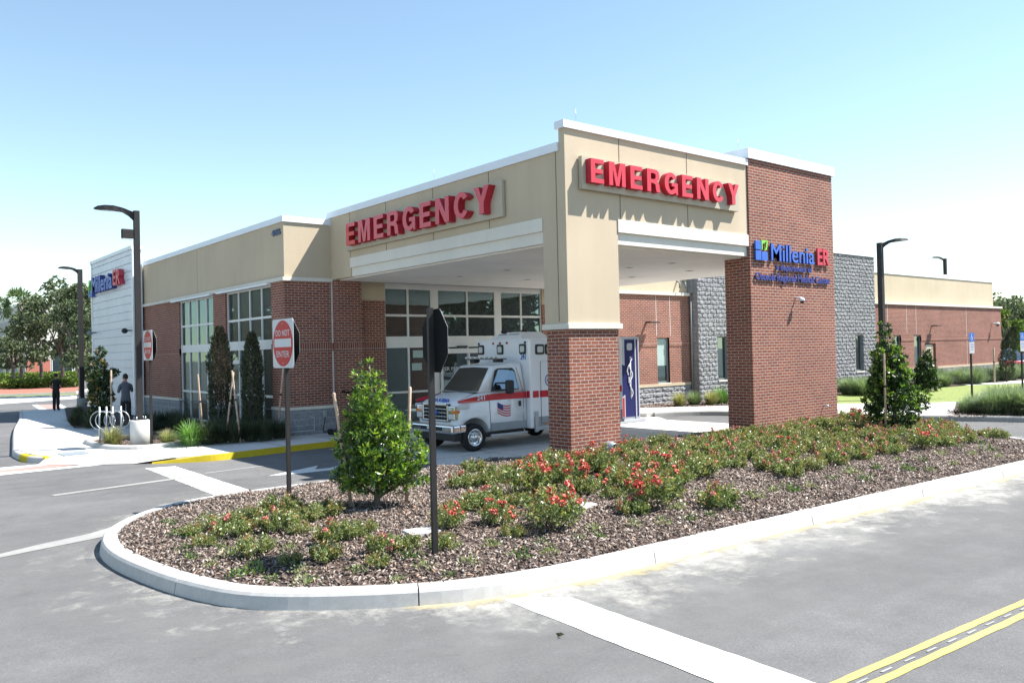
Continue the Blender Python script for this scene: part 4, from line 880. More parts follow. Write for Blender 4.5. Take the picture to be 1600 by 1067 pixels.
# a board facing local -y; rz=-90deg turns it to face world -x
roadsign((6.21, 13.83, .22), 3.3, rad(-90), 'nearest DO NOT ENTER sign on a dark post at the edge of the planted island', ('dne', 'stop'), 2.66, .86)
roadsign((7.25, 25.56, .15), 3.5, rad(-90), 'farther DO NOT ENTER sign beside the tall lamp post with the round base', ('dne', 'stop'), 2.92, .88)
roadsign((5.62, 8.40, .25), 3.2, rad(-101), 'black-backed octagonal stop sign on a dark post at the island front', ('stop',), 2.55, .80, 2.95)
def hcsign(loc, label):
    T = thing('parking_sign', loc, label, 'sign', 'blue and white disabled parking signs on the lawn', rad(-12))
    b = MB(); b.tube([(0, 0, -.1), (0, 0, 2.85)], .045, 'bronze', square=True); b.build('post', T)
    b = MB(); plate(b, [(u, 2.68+z) for u, z in rounded(.36, .38, .03)], -.06, -.05, 'signblue'); p = b.build('blue_panel', T)
    b = MB(); b.lathe([(0, -.004), (.022, -.004), (.022, 0)], (-.02, -.0605, 2.79), (0, 1, 0), 'signwhite', 10); b.box((-.035, -.064, 2.66), (-.005, -.0605, 2.76), 'signwhite'); b.box((-.03, -.064, 2.66), (.06, -.0605, 2.685), 'signwhite'); b.box((.05, -.064, 2.58), (.075, -.0605, 2.68), 'signwhite')
    for k in range(12):
        a = rad(100+k*22); a2 = rad(100+(k+1)*22); b.prism([(.0+.075*math.cos(a), -.0605, 2.63+.075*math.sin(a)), (.0+.075*math.cos(a2), -.0605, 2.63+.075*math.sin(a2)), (.0+.055*math.cos(a2), -.0605, 2.63+.055*math.sin(a2)), (.0+.055*math.cos(a), -.0605, 2.63+.055*math.sin(a))], (0, -.003, 0), 'signwhite')
    b.build('wheelchair_symbol', p)
    b = MB(); plate(b, [(u, 2.22+z) for u, z in rounded(.34, .50, .03)], -.06, -.05, 'signwhite'); p = b.build('white_panel', T)
    b = MB()
    for i in range(5): b.box((-.12, -.062, 2.10+i*.07), (.12, -.0605, 2.12+i*.07), 'signblue' if i > 1 else 'ambgrey')
    b.build('fine_print', p)
hcsign((38.96, 15.51, .13), 'disabled parking sign nearer the young tree, left of the pair')
hcsign((43.76, 15.15, .13), 'disabled parking sign at the far right edge, in front of the red car')
def domecam(x, z, y, label, s=1.0):
    T = thing('security_camera', (x, y, z), label, 'camera', 'security cameras on the walls')
    b = MB(); b.tube([(0, 0, .06), (0, -.28*s, .06)], .035*s, 'white'); b.build('arm', T)
    b = MB(); b.lathe([(0, .13*s), (.07*s, .13*s), (.11*s, .08*s), (.115*s, 0), (.1*s, 0)], (0, -.30*s, -.05), (0, 0, 1), 'white', 18); b.build('housing', T)
    b = MB(); b.sphere((0, -.30*s, -.05), (.09*s, .09*s, .09*s), 'dark', 14, 8); b.build('dome', T)
domecam(21.98, 3.97, 13.57, 'white dome camera on the brick pier below the clinic lettering', .7)
domecam(66.5, 3.85, YF, 'white dome camera high at the far right end of the brick wing', 1.3)
def walllight(x, z, label):
    T = thing('wall_light', (x, YF, z), label, 'light', 'black wall lights on the brick wings')
    b = MB(); b.box((-.06, -.3, -.03), (.06, 0, .03), 'blackpl'); b.build('arm', T)
    b = MB(); b.box((-.30, -.52, -.03), (.34, -.22, .03), 'blackpl', .02); b.build('head', T)
walllight(28.3, 3.8, 'black wall light on the brick wall seen between column and pier'); walllight(56.6, 3.7, 'black wall light above the beige service door')
T = thing('drain_outlet', (14.0, 13.61, .38), 'grey metal drain outlet at the foot of the brick column', 'pipe')
b = MB(); b.lathe([(.13, 0), (.13, -.12), (.095, -.16), (.095, -.24), (.075, -.24), (.075, -.1)], (0, 0, 0), (0, 1, 0), 'galv', 20); b.build('flange', T)
b = MB(); b.lathe([(0, -.15), (.075, -.15)], (0, 0, 0), (0, 1, 0), 'dark', 16); b.build('bore', T)
T = thing('hose_tap', (23.35, 13.57, .78), 'small bent metal tap low on the right side of the brick pier', 'tap')
b = MB(); b.tube([(0, 0, 0), (0, -.08, .02), (.04, -.15, .0), (.06, -.17, -.06)], .018, 'galv', 8); b.build('spout', T)
T = thing('pipe_fitting', (11.9, 24.9, .25), 'bare pipe with a tap running along the grey block base', 'pipe')
b = MB(); b.tube([(-.8, -.08, 0), (.15, -.08, 0), (.15, -.08, .42), (.0, -.08, .46)], .018, 'galv', 8); b.build('pipe', T)
T = thing('hose_connection', (12.45, 24.89, .55), 'metal hose connection hanging on the grey block base by the canopy corner', 'tap')
b = MB(); b.box((-.06, -.05, .1), (.06, 0, .32), 'galv', .01); b.build('cover', T)
b = MB(); b.tube([(0, -.06, .1), (-.05, -.1, -.05), (-.1, -.08, -.3), (-.05, -.06, -.4), (.03, -.06, -.35)], .014, 'strap', 8); b.build('cable', T)
# twin pipes on the stucco
T = thing('scupper_pipes', (30.5, YF, 5.65), 'two small grey pipes poking from the stucco above the brick wall', 'pipe')
for x in (0, .42): b = MB(); b.tube([(x, 0, .1), (x, -.16, .0), (x-.05, -.2, -.25)], .04, 'greyframe', 8); b.build('pipe', T)
# concrete handhole covers in the mulch
for (x, y, rz, lab) in ((8.83, 9.2, .3, 'pale concrete cover lying in the mulch in front of the big red rose bush'), (6.1, 9.42, -.2, 'pale concrete cover lying in the mulch beside the stop sign post')):
    T = thing('valve_cover', (x, y, .255), lab, 'cover', 'concrete covers in the mulch', rz)
    b = MB(); b.box((-.22, -.17, -.05), (.22, .17, .035), 'concrete', .012); b.build('frame', T)
    b = MB(); b.box((-.17, -.12, .036), (.17, .12, .042), 'concrete', .004); b.build('lid', T)
T = thing('floor_plate', tuple(G(115, 708.5, .12)), 'blue-grey metal plate set in the corner of the white sidewalk', 'plate')
b = MB(); b.box((-.33, -.42, .004), (.33, .42, .012), 'ambgrey'); b.build('plate', T)
T = thing('dead_leaf', (5.25, 5.78, -.03), 'curled brown dead leaf lying on the front road', 'leaf')
P4 = np.array([[0, 0, .01]]*3); me = leaf_mesh('blade', P4, np.array([[.8, .3, .3], [-.5, .6, .5], [.2, -.8, .6]]), .05, .035, ['cypbrown'], fold=.6); link('blade', me, T)

for (y, z, lab) in ((46.9, 4.1, 'small round grey camera on the left part of the white clad tower'), (40.35, 4.0, 'small dark lamp on the right edge of the white clad tower')):
    T = thing('wall_fixture', (10.66, y, z), lab, 'fixture'); b = MB(); b.tube([(0, 0, 0), (-.22, 0, 0)], .04, 'greyframe', 8); b.build('arm', T)
    b = MB(); b.sphere((-.3, 0, -.02), (.14, .14, .12), 'greyframe' if y > 45 else 'blackpl', 14, 8); b.build('housing', T)
# bike rack
T = thing('bike_rack', (6.62, 27.6, .12), 'pale metal bike rack of four posts with interlocking rings', 'bike rack', None, rad(-30))
for k, x in enumerate((-.30, -.10, .08, .32)):
    b = MB(); b.tube([(x, 0, -.02), (x, 0, 1.12)], .028, 'galv', 12); p = b.build('post', T)
for k, x in enumerate((-.30, -.12, .1, .30)):
    b = MB(); b.tube([(x+.28*math.cos(t), .045*(-1)**k, .70+.28*math.sin(t)) for t in np.linspace(0, 2*np.pi, 33)], .015, 'galv', 8); b.build('ring', T)
# tall blue cabinet by the drive
T = thing('blue_cabinet', (21.2, 20.5, 0), 'tall navy blue cabinet with a white staff and snake emblem and red corner', 'cabinet')
b = MB(); b.box((0, 0, .12), (1.62, .75, 3.08), 'greypanel', .02); b.build('body', T)
b = MB(); b.box((-.05, -.12, .0), (1.82, .85, .12), 'greypanel', .01); b.build('base', T)
b = MB(); b.box((.02, -.012, .2), (1.54, .0, 2.98), 'navypanel'); b.box((1.36, -.03, .14), (1.42, -.012, 3.0), 'greypanel'); p = b.build('blue_panel', T)
b = MB(); b.prism([(.02, -.013, 2.98), (.82, -.013, 2.98), (.82, -.013, 2.05), (.3, -.013, 2.2), (.02, -.013, 2.3)], (0, -.008, 0), 'greypanel'); b.build('pale_corner', p)
b = MB(); b.prism([(.02, -.013, .2), (.82, -.013, .2), (.82, -.013, 1.0), (.02, -.013, .62)], (0, -.008, 0), 'greypanel'); b.prism([(.02, -.022, .2), (.77, -.022, .2), (.77, -.022, .92), (.02, -.022, .55)], (0, -.006, 0), 'redpanel'); b.build('red_corner', p)
b = MB(); b.tube([(1.13, -.02, .85), (1.12, -.02, 2.3)], [.012, .022], 'white', 8); b.tube([(1.13+.075*math.sin(t*3.2), -.035, .9+t*.33) for t in np.linspace(0, 4.2, 46)], .016, 'white', 8); b.sphere((1.12, -.03, 2.33), .035, 'white'); b.tube([(1.10, -.03, 2.1), (.98, -.03, 2.0), (.93, -.03, 1.85), (1.0, -.03, 1.7)], .022, 'white', 8); b.build('staff_emblem', p)
b = MB(); b.prism([(u+1.09, -.014, z+2.72) for u, z in rounded(.28, .26, .07)], (0, -.012, 0), 'greypanel'); b.build('badge', p)
b = MB(); b.box((.98, -.05, 1.42), (1.08, -.015, 1.62), 'galv', .01); b.build('latch', p)

# ================================================================== ambulance (front towards -x)
AO = Vector((12.75, 18.93, -.012))
AMB = thing('ambulance', AO, 'white ambulance with a red side stripe and number 241 parked under the canopy', 'ambulance')
def loft(b, secs, mat, cap0=True, cap1=True, smooth=True):
    """secs: list of (x, half profile [(y,z)...] bottom->top centre); mirrored"""
    vs = []; k = None
    for x, hp in secs:
        full = [(y, z) for y, z in hp]+[(-y, z) for y, z in hp[::-1]]
        k = len(full); vs += [(x if not isinstance(x, tuple) else 0, y, z) for y, z in full]
    fs = []
    for i in range(len(secs)-1):
        for j in range(k): fs.append((i*k+j, i*k+(j+1) % k, (i+1)*k+(j+1) % k, (i+1)*k+j))
    if cap0: fs.append(tuple(range(k))[::-1])
    if cap1: fs.append(tuple(range((len(secs)-1)*k, len(secs)*k)))
    b.add(vs, fs, mat, smooth)
def evalmesh(name, me, mods):
    o = bpy.data.objects.new('tmp', me); COL.objects.link(o)
    for f in mods: f(o)
    dg = bpy.context.evaluated_depsgraph_get(); r = bpy.data.meshes.new_from_object(o.evaluated_get(dg)); bpy.data.objects.remove(o); r.name = name; return r
b = MB()
def hs(w_, zb, zt, cr=.03): return [(w_*.86, zb), (w_, zb+.12), (w_+.02, (zb+zt)/2-.02), (w_, zt-.16), (w_*.95, zt-.05), (w_*.80, zt), (w_*.4, zt+cr), (0.01, zt+cr*1.3)]
loft(b, [(.10, hs(.90, .62, 1.26)), (.22, hs(.97, .52, 1.34)), (.45, hs(1.0, .48, 1.43)), (.80, hs(1.02, .46, 1.52)), (1.05, hs(1.03, .46, 1.58)), (1.6, hs(1.04, .46, 1.60, .0)), (2.40, hs(1.04, .46, 1.60, .0))], 'ambwhite')
cabm = b.mesh('cab'); cut = MB(); cut.lathe([(0, -1.4), (.50, -1.4), (.50, 1.4), (0, 1.4)], (.60, 0, .40), (0, 1, 0), 'blackpl', 40, False); cutme = cut.mesh('cut')
cuto = bpy.data.objects.new('cut', cutme); COL.objects.link(cuto)
def mboo(o):
    m_ = o.modifiers.new('b', 'BOOLEAN'); m_.object = cuto; m_.operation = 'DIFFERENCE'; m_.solver = 'EXACT'
cabm2 = evalmesh('cab_body', cabm, [mboo]); bpy.data.objects.remove(cuto)
cab = link('cab_body', cabm2, AMB)
b = MB()
# greenhouse / roof: cross sections normal to x are awkward for a raked screen, so build as a hull
def gh(x0, z0, w0, x1, z1, w1, x2, z2, w2, x3, z3, w3):
    return [(x0, -w0, z0), (x1, -w1, z1), (x2, -w2, z2), (x3, -w3, z3), (x0, w0, z0), (x1, w1, z1), (x2, w2, z2), (x3, w3, z3)]
vs = gh(.86, 1.56, .93, 1.42, 2.28, .80, 2.42, 2.36, .86, 2.42, 1.56, 1.03)
bm = bmesh.new(); bv = [bm.verts.new(v) for v in vs]
for f in ((0, 1, 2, 3), (7, 6, 5, 4), (0, 4, 5, 1), (1, 5, 6, 2), (2, 6, 7, 3), (3, 7, 4, 0)): bm.faces.new([bv[i] for i in f])
bmesh.ops.bevel(bm, geom=[e for e in bm.edges if max(v.co.z for v in e.verts) > 1.7], offset=.09, segments=4, profile=.5, affect='EDGES'); bm.verts.index_update()
b.add([v.co[:] for v in bm.verts], [[v.index for v in f.verts] for f in bm.faces], 'ambwhite', True); bm.free()
cabtop = b.build('cab_roof', AMB)
def lerp3(a, c, t): return tuple(a[i]+(c[i]-a[i])*t for i in range(3))
def onplane(q, s_, t_):  # bilinear on quad q: bl, br, tr, tl
    return Vector(lerp3(lerp3(q[0], q[1], s_), lerp3(q[3], q[2], s_), t_))
wq = [(.86, .93, 1.56), (.86, -.93, 1.56), (1.42, -.80, 2.28), (1.42, .80, 2.28)]
nrm_ = Vector((-.79, 0, .61))
b = MB(); rp = [onplane(wq, s_, t_)+nrm_*.008 for s_, t_ in ((.05, .04), (.5, .015), (.95, .04), (.925, .90), (.5, .93), (.075, .90))]; b.prism(rp, nrm_*.004, 'screenglass'); b.build('windscreen', AMB)
for sy in (-1, 1):
    P = lambda x, z: (x, sy*(1.03-(z-1.56)*.235+.010+(0 if x > 1.5 else -.02)), z)
    q = [(1.18, 1.58), (2.16, 1.60), (2.12, 2.12), (2.05, 2.20), (1.52, 2.20), (1.42, 2.14)]
    b = MB(); b.prism([P(x, z) for x, z in q], (0, sy*.004, 0), 'blackpl')
    cx_, cz_ = 1.75, 1.88; b.prism([(P(x, z)[0]+(cx_-x)*.07, P(x, z)[1]+sy*.006, z+(cz_-z)*.09) for x, z in q], (0, sy*.003, 0), 'carglass'); b.build('side_window', AMB)
    b = MB(); b.box((1.50, sy*1.40, 1.50), (1.72, sy*1.20, 1.88), 'blackpl', .06); b.tube([(1.34, sy*1.04, 1.60), (1.60, sy*1.25, 1.62)], .022, 'blackpl'); b.tube([(1.38, sy*1.0, 1.80), (1.60, sy*1.25, 1.80)], .022, 'blackpl'); b.build('side_mirror', AMB)
    b = MB(); b.lathe([(.30, -.12), (.355, -.11), (.375, -.05), (.375, .05), (.355, .11), (.30, .12), (.22, .1), (.22, -.1), (.30, -.12)], (.60, sy*.92, .372), (0, 1, 0), 'tyre', 36); w1 = b.build('wheel', AMB)
    b = MB(); b.lathe([(.235, .10*sy), (.225, .125*sy), (.20, .10*sy), (.13, .06*sy), (.10, .075*sy), (.085, .13*sy), (0, .135*sy)], (.60, sy*.92, .372), (0, 1, 0), 'chrome', 30); r_ = b.build('rim', w1)
    b = MB()
    for k in range(8): a = 2*math.pi*k/8; b.lathe([(.016, 0), (.016, .04*sy), (0, .04*sy)], (.60+.115*math.cos(a), sy*.985, .372+.115*math.sin(a)), (0, 1, 0), 'galv', 6)
    for k in range(8): a = 2*math.pi*(k+.5)/8; b.lathe([(0, 0), (.024, 0)], (.60+.175*math.cos(a), sy*1.008, .372+.175*math.sin(a)), (0, 1, 0), 'dark', 8)
    b.build('lug_nuts', w1)
    b = MB(); b.lathe([(.30, -.12), (.375, -.09), (.375, .09), (.30, .12), (.21, .1), (.21, 0), (0, 0)], (4.4, sy*.92, .372), (0, 1, 0), 'tyre', 30); b.build('wheel', AMB)
    # front headlamp
    b = MB(); b.box((.02, sy*.62, .86), (.17, sy*.93, 1.24), 'chrome', .03); hl = b.build('headlight', AMB)
    b = MB(); b.box((.005, sy*.65, .89), (.03, sy*.90, 1.02), 'clearlens', .01); b.box((.005, sy*.65, 1.11), (.03, sy*.78, 1.21), 'clearlens', .01); b.box((.005, sy*.80, 1.04), (.19, sy*.945, 1.12), 'amber', .008); b.build('lens', hl)
    b = MB(); b.box((.05, sy*1.0, 1.16), (.42, sy*1.045, 1.27), 'clearlens', .02); b.build('side_marker', AMB)
    # stripe, number, grey band on the cab
    S_ = lambda x, z, d=.0: (x, sy*(1.052+d), z)
    b = MB(); b.prism([S_(.04, 1.345, -.035), S_(.10, 1.31, -.03), S_(.5, 1.32, -.012), S_(1.2, 1.345), S_(2.40, 1.345), S_(2.40, 1.525), S_(1.2, 1.52), S_(.7, 1.475, -.01), S_(.3, 1.42, -.025), S_(.08, 1.375, -.035)], (0, sy*.006, 0), 'ambred'); b.build('red_stripe', AMB)
    b = MB(); b.box((1.14, sy*1.052, .52), (2.38, sy*1.060, .72), 'ambgrey'); b.build('grey_band', AMB)
    b = MB()
    for (xa, za, xc, zc_) in ((1.12, .5, 1.10, 1.25), (1.10, 1.25, 1.02, 1.52), (2.30, .5, 2.30, 1.55), (2.30, 1.55, 2.18, 2.22)): b.tube([(xa, sy*(1.054 if za < 1.5 else 1.045), za), (xc, sy*(1.054 if zc_ < 1.6 else .89), zc_)], .006, 'dark', 5)
    b.build('door_seam', AMB)
    b = MB(); b.box((2.12, sy*1.05, 1.13), (2.20, sy*1.075, 1.28), 'blackpl', .01); b.build('door_handle', AMB)
text('fleet_number', '241', AMB, 'signwhite', (.66, -1.062, 1.365), RX, RY, .26, .12, .012, .02)
# flag decal
b = MB(); fx, fz = 1.36, 1.28
F_ = lambda u, v: (fx+u*.46, -1.068, fz-v*.30-.07*math.sin(u*2.6)*1.0-u*.06)
for i in range(9):
    v0, v1 = i/9, (i+1)/9; u0 = .42 if i < 4 else 0; n_ = 8
    for j in range(n_): a, e = u0+(1-u0)*j/n_, u0+(1-u0)*(j+1)/n_; b.quad([F_(a, v1), F_(e, v1), F_(e, v0), F_(a, v0)], 'crimson' if i % 2 == 0 else 'signwhite')
for j in range(4): a, e = .42*j/4, .42*(j+1)/4; b.quad([F_(a, 4/9), F_(e, 4/9), F_(e, 0), F_(a, 0)], 'navylet')
b.build('flag_decal', AMB)
# grille, bumper
b = MB(); b.box((.03, -.58, .80), (.14, .58, 1.28), 'blackpl', .02); gr = b.build('grille', AMB)
b = MB(); b.box((.0, -.62, 1.22), (.13, .62, 1.30), 'chrome', .02); b.box((.0, -.62, .80), (.13, .62, .86), 'chrome', .02)
for s_ in (-1, 1): b.box((.0, s_*.62, .80), (.13, s_*.545, 1.30), 'chrome', .02)
for z in (.94, 1.04, 1.14): b.box((.008, -.55, z-.02), (.08, .55, z+.02), 'chrome', .012)
b.build('chrome_bars', gr)
b = MB(); b.lathe([(0, -.02), (.10, -.015), (.115, 0)], (.0, 0, 1.05), (1, 0, 0), 'ambblue', 24); o = b.build('badge', gr); o.scale = (1, 1.35, .62); o.location = (0, 0, 1.05*.38)
me_ = text('mirrored_lettering', 'AMBULANCE', AMB, 'ambblue', (.135, .50, 1.315), (0, -1, 0), (.45, 0, .89), 1.0, .115, .008, .02)
for v in me_.data.vertices: v.co.y = -v.co.y
b = MB(); b.box((-.12, -1.0, .50), (.16, 1.0, .74), 'chrome', .06); b.box((.1, -1.02, .52), (.34, -.90, .74), 'chrome', .04); b.box((.1, .90, .52), (.34, 1.02, .74), 'chrome', .04); bp = b.build('front_bumper', AMB)
b = MB(); b.box((-.13, -.52, .58), (-.10, .52, .68), 'dark', .01); b.build('bumper_slot', bp)
b = MB(); b.box((-.02, -.95, .30), (.3, .95, .52), 'blackpl', .04); b.box((1.0, -.95, .34), (2.4, .95, .47), 'blackpl', .02); b.build('lower_valance', AMB)
b = MB(); b.box((1.1, -1.10, .36), (2.40, -1.02, .42), 'galv', .01); b.box((1.1, 1.02, .36), (2.40, 1.10, .42), 'galv', .01); b.build('running_board', AMB)
b = MB()
for y in (-.78, .78): b.tube([(.24, y*.98, 1.352), (.50, y, 1.452), (.86, y*1.02, 1.565)], .006, 'dark', 5)
b.build('bonnet_seam', AMB)
b = MB()
for y0 in (-.55, .15): b.tube([(.88, y0, 1.59), (1.0, y0+.45, 1.745)], .010, 'blackpl', 6)
b.box((.80, -.80, 1.545), (.90, .80, 1.572), 'blackpl', .008); b.build('wiper', AMB)
b = MB()
for k in range(9): b.box((.006, -.5+k*.125, .87), (.03, -.49+k*.125, 1.22), 'dark')
b.build('grille_slats', gr)
b = MB(); b.box((-.135, -.19, .60), (-.122, .19, .70), 'signwhite', .004); b.build('number_plate', AMB)
b = MB(); b.lathe([(0, -.014), (.03, -.01), (.035, 0)], (1.30, -1.052, .98), (0, 1, 0), 'ambwhite', 12); b.build('fuel_cap', AMB)
# patient module
MY = 1.22; MX0, MX1 = 2.43, 6.2
b = MB(); b.box((MX0, -MY, .48), (MX1, MY, 3.0), 'ambwhite', .05); mod = b.build('patient_module', AMB)
b = MB(); b.box((MX0+.02, -MY-.012, 2.955), (MX1, MY+.012, 3.012), 'ambwhite', .02); b.box((MX0-.012, -MY+.02, 2.955), (MX0+.03, MY-.02, 3.012), 'ambwhite', .01); b.build('drip_rail', mod)
b = MB(); b.box((MX0+.08, -MY-.006, 1.345), (MX0+.30, -MY, 1.535), 'ambred'); b.box((MX0+.34, -MY-.006, 1.345), (MX1-.06, -MY, 1.535), 'ambred'); b.box((MX0-.006, -MY+.04, 1.345), (MX0, -1.05, 1.535), 'ambred'); b.build('red_stripe', mod)
b = MB(); b.box((MX0+.10, -MY-.006, .52), (MX1-.06, -MY, .80), 'ambgrey'); b.build('grey_band', mod)
b = MB(); b.tube([(MX0+.38, -MY-.006, .60), (MX0+.38, -MY-.006, 2.36), (MX0+1.0, -MY-.006, 2.36), (MX0+1.0, -MY-.006, .60), (MX0+.38, -MY-.006, .60)], .007, 'dark', 5); b.build('locker_door_seam', mod)
b = MB(); b.box((MX0+.12, -MY-.06, .38), (MX0+.24, -MY+.02, .96), 'galv', .02); b.build('corner_guard', mod)
b = MB(); b.box((MX0+.2, -MY-.03, .42), (MX1, -MY+.05, .50), 'galv', .01); b.build('side_rub_rail', mod)
def sq(b, c, ax, w_, h_, mat, d=.02, r=.03):
    if ax == 'x': b.prism([(c[0], c[1]+u, c[2]+z) for u, z in rounded(w_, h_, r)], (-d, 0, 0), mat)
    else: b.prism([(c[0]+u, c[1], c[2]+z) for u, z in rounded(w_, h_, r)], (0, -d, 0), mat)
for c, ax in (((MX0, 1.02, 2.72), 'x'), ((MX0, .10, 2.72), 'x'), ((MX0, -.92, 2.72), 'x'), ((MX0+.36, -MY, 2.70), 'y'), ((MX0+.72, -MY, 2.70), 'y'), ((MX0+2.6, -MY, 2.70), 'y')):
    b = MB(); W2 = .24 if ax == 'x' else .27; sq(b, c, ax, W2+.05, .29, 'blackpl', .022, .05); o = b.build('warning_light', mod)
    b = MB(); c2 = (c[0]-.024, c[1], c[2]) if ax == 'x' else (c[0], c[1]-.024, c[2]); sq(b, c2, ax, W2-.03, .21, 'chrome', .008, .04); b.build('reflector', o)
    b = MB(); c3 = (c[0]-.033, c[1], c[2]) if ax == 'x' else (c[0], c[1]-.033, c[2]); sq(b, c3, ax, W2-.07, .17, 'clearlens', .008, .04); b.build('lens', o)
for y in (1.12, .42, .10, -.22, -1.04):
    b = MB(); b.lathe([(0, -.035), (.03, -.03), (.035, 0)], (MX0-.004, y, 2.905), (1, 0, 0), 'redlens' if abs(y) < 1 else 'blackpl', 10); b.build('clearance_light', mod)
b = MB(); b.box((MX0+.5, -MY-.02, .56), (MX0+.58, -MY-.005, .62), 'amber', .005); b.build('side_marker', mod)
b = MB(); vs = [(MX0+.1, -.78, 3.01), (MX0+.1, .72, 3.01), (MX0+1.2, .72, 3.01), (MX0+1.2, -.78, 3.01), (MX0+.3, -.45, 3.22), (MX0+.3, .45, 3.22), (MX0+1.1, .45, 3.22), (MX0+1.1, -.45, 3.22)]
b.add(vs, [(0, 1, 5, 4), (1, 2, 6, 5), (2, 3, 7, 6), (3, 0, 4, 7), (4, 5, 6, 7)], 'ambwhite'); ac = b.build('air_conditioner', mod)
b = MB()
for y0, y1 in ((.05, .42), (-.42, -.02)):
    b.add([(MX0+.148, y0*1.4, 3.055), (MX0+.148, y1*1.4, 3.055), (MX0+.255, y1*1.15, 3.175), (MX0+.255, y0*1.15, 3.175)], [(0, 1, 2, 3)], 'ambgrey')
b.build('vent_grille', ac)
for x, y in ((.3, .25), (.6, -.3)): b = MB(); b.sphere((MX0+x, y, 3.24), (.12, .12, .06), 'blackpl'); b.build('antenna', ac)
T = bpy.data.objects.new('light_bar', None); COL.objects.link(T); T.parent = AMB
b = MB(); b.box((1.72, -.72, 2.46), (2.02, .90, 2.53), 'clearlens', .025)
for k in range(7): b.box((1.715, -.68+k*.22, 2.475), (1.73, -.68+k*.22+.17, 2.515), 'chrome', .004)
b.build('lens', T)
b = MB(); b.box((1.74, -.6, 2.36), (1.98, -.4, 2.46), 'blackpl', .02); b.box((1.74, .5, 2.36), (1.98, .7, 2.46), 'blackpl', .02); b.box((1.73, -.70, 2.44), (2.01, .88, 2.46), 'blackpl'); b.build('bracket', T)
text('fleet_number', '241', mod, 'ambblue', (MX0-.002, -.82, 2.42), (0, -1, 0), RY, .22, .19, .006, .02)
b = MB(); b.lathe([(.15, -.004), (.165, -.008), (.18, -.004)], (MX0+.72, -MY, 1.82), (0, 1, 0), 'navylet', 32, False); b.lathe([(0, -.006), (.12, -.006)], (MX0+.72, -MY, 1.82), (0, 1, 0), 'signwhite', 24, False); b.tube([(MX0+.62, -MY-.012, 1.80), (MX0+.68, -MY-.012, 1.86), (MX0+.76, -MY-.012, 1.86), (MX0+.83, -MY-.012, 1.80)], .02, 'ambblue', 8); b.build('round_emblem', mod)

# ================================================================== vegetation
def rose_variant(seed, R=.36, H=.42, n_shoot=34, blooms=6, mat='coral', bare=False):
    r = np.random.default_rng(seed); P = []; D = []; MI = []; Ls = []; tips = []
    tw = MB()
    for k in range(n_shoot):
        a = r.uniform(0, 2*np.pi); o = math.sqrt(r.uniform(0.0, 1)); rr = R*o; hh = H*(1-.55*o*o)*r.uniform(.75, 1.1)
        base = np.array([math.cos(a)*rr*.25, math.sin(a)*rr*.25, 0]); tip = np.array([math.cos(a)*rr, math.sin(a)*rr, hh]); tips.append(tip)
        mid = (base+tip)/2+np.array([math.cos(a), math.sin(a), .4])*.05
        if k % 3 == 0: tw.tube([base, mid, tip], [.006, .004, .002], 'twig', 4, False)
        red = r.uniform() < .55
        for t in np.linspace(.35, 1, 13):
            c = (1-t)**2*base+2*t*(1-t)*mid+t*t*tip
            for q in range(4):
                d = r.normal(size=3)+np.array([math.cos(a)*.5, math.sin(a)*.5, .7]); P.append(c+r.normal(0, .028, 3)); D.append(d); Ls.append(r.uniform(.03, .055)); MI.append(1 if (red and t > .8 and r.uniform() < .6) else 0)
    P = np.array(P); P[:, 2] = np.maximum(P[:, 2], .02)
    fol = leaf_mesh('foliage', P, np.array(D), Ls, np.array(Ls)*.62, ['rose', 'rosered'], MI)
    bl = []
    for k in range(blooms):
        c = tips[int(r.integers(len(tips)))]+np.array([0, 0, .03]); PP = []; DD = []
        for j in range(int(r.integers(2, 5))):
            cc = c+r.normal(0, .035, 3); n_ = 22; dd = r.normal(size=(n_, 3))+[0, 0, .5]; PP.append(cc+norm(dd)*.012); DD.append(dd)
        PP = np.concatenate(PP); bl.append(leaf_mesh('blossom', PP, np.concatenate(DD), .034, .034, [mat], fold=.5))
    return fol, tw.mesh('stems'), bl
VAR = {'coral': [rose_variant(11, .40, .46, 40, 7, 'coral'), rose_variant(12, .36, .42, 36, 5, 'coral')],
       'pink': [rose_variant(21, .36, .34, 34, 3, 'pink'), rose_variant(22, .35, .32, 32, 2, 'pink')],
       'green': [rose_variant(31, .36, .34, 34, 0), rose_variant(32, .33, .31, 30, 0)]}
proto = {}
def zbed(x, y): return float(hz(np.array([x]), np.array([y]))[0])
def rose(x, y, s, kind, label, group, v=None, hs_=1.0):
    v = random.randrange(2) if v is None else v
    if (kind, v) not in proto:
        fol, st, bl = VAR[kind][v]; T = thing('rose_bush', (0, 0, 0), label, 'rose bush', group); link('foliage', fol, T); link('stems', st, T)
        for m_ in bl: link('blossom', m_, T)
        proto[(kind, v)] = T; o = T
    else: o = copytree(proto[(kind, v)])
    o.location = (x, y, zbed(x, y)-.01); o.rotation_euler = (0, 0, random.uniform(0, 6.28)); o.scale = (s, s, s*hs_)
    o['label'] = label; o['group'] = group; return o
RG = 'rose bushes planted in the mulched island'
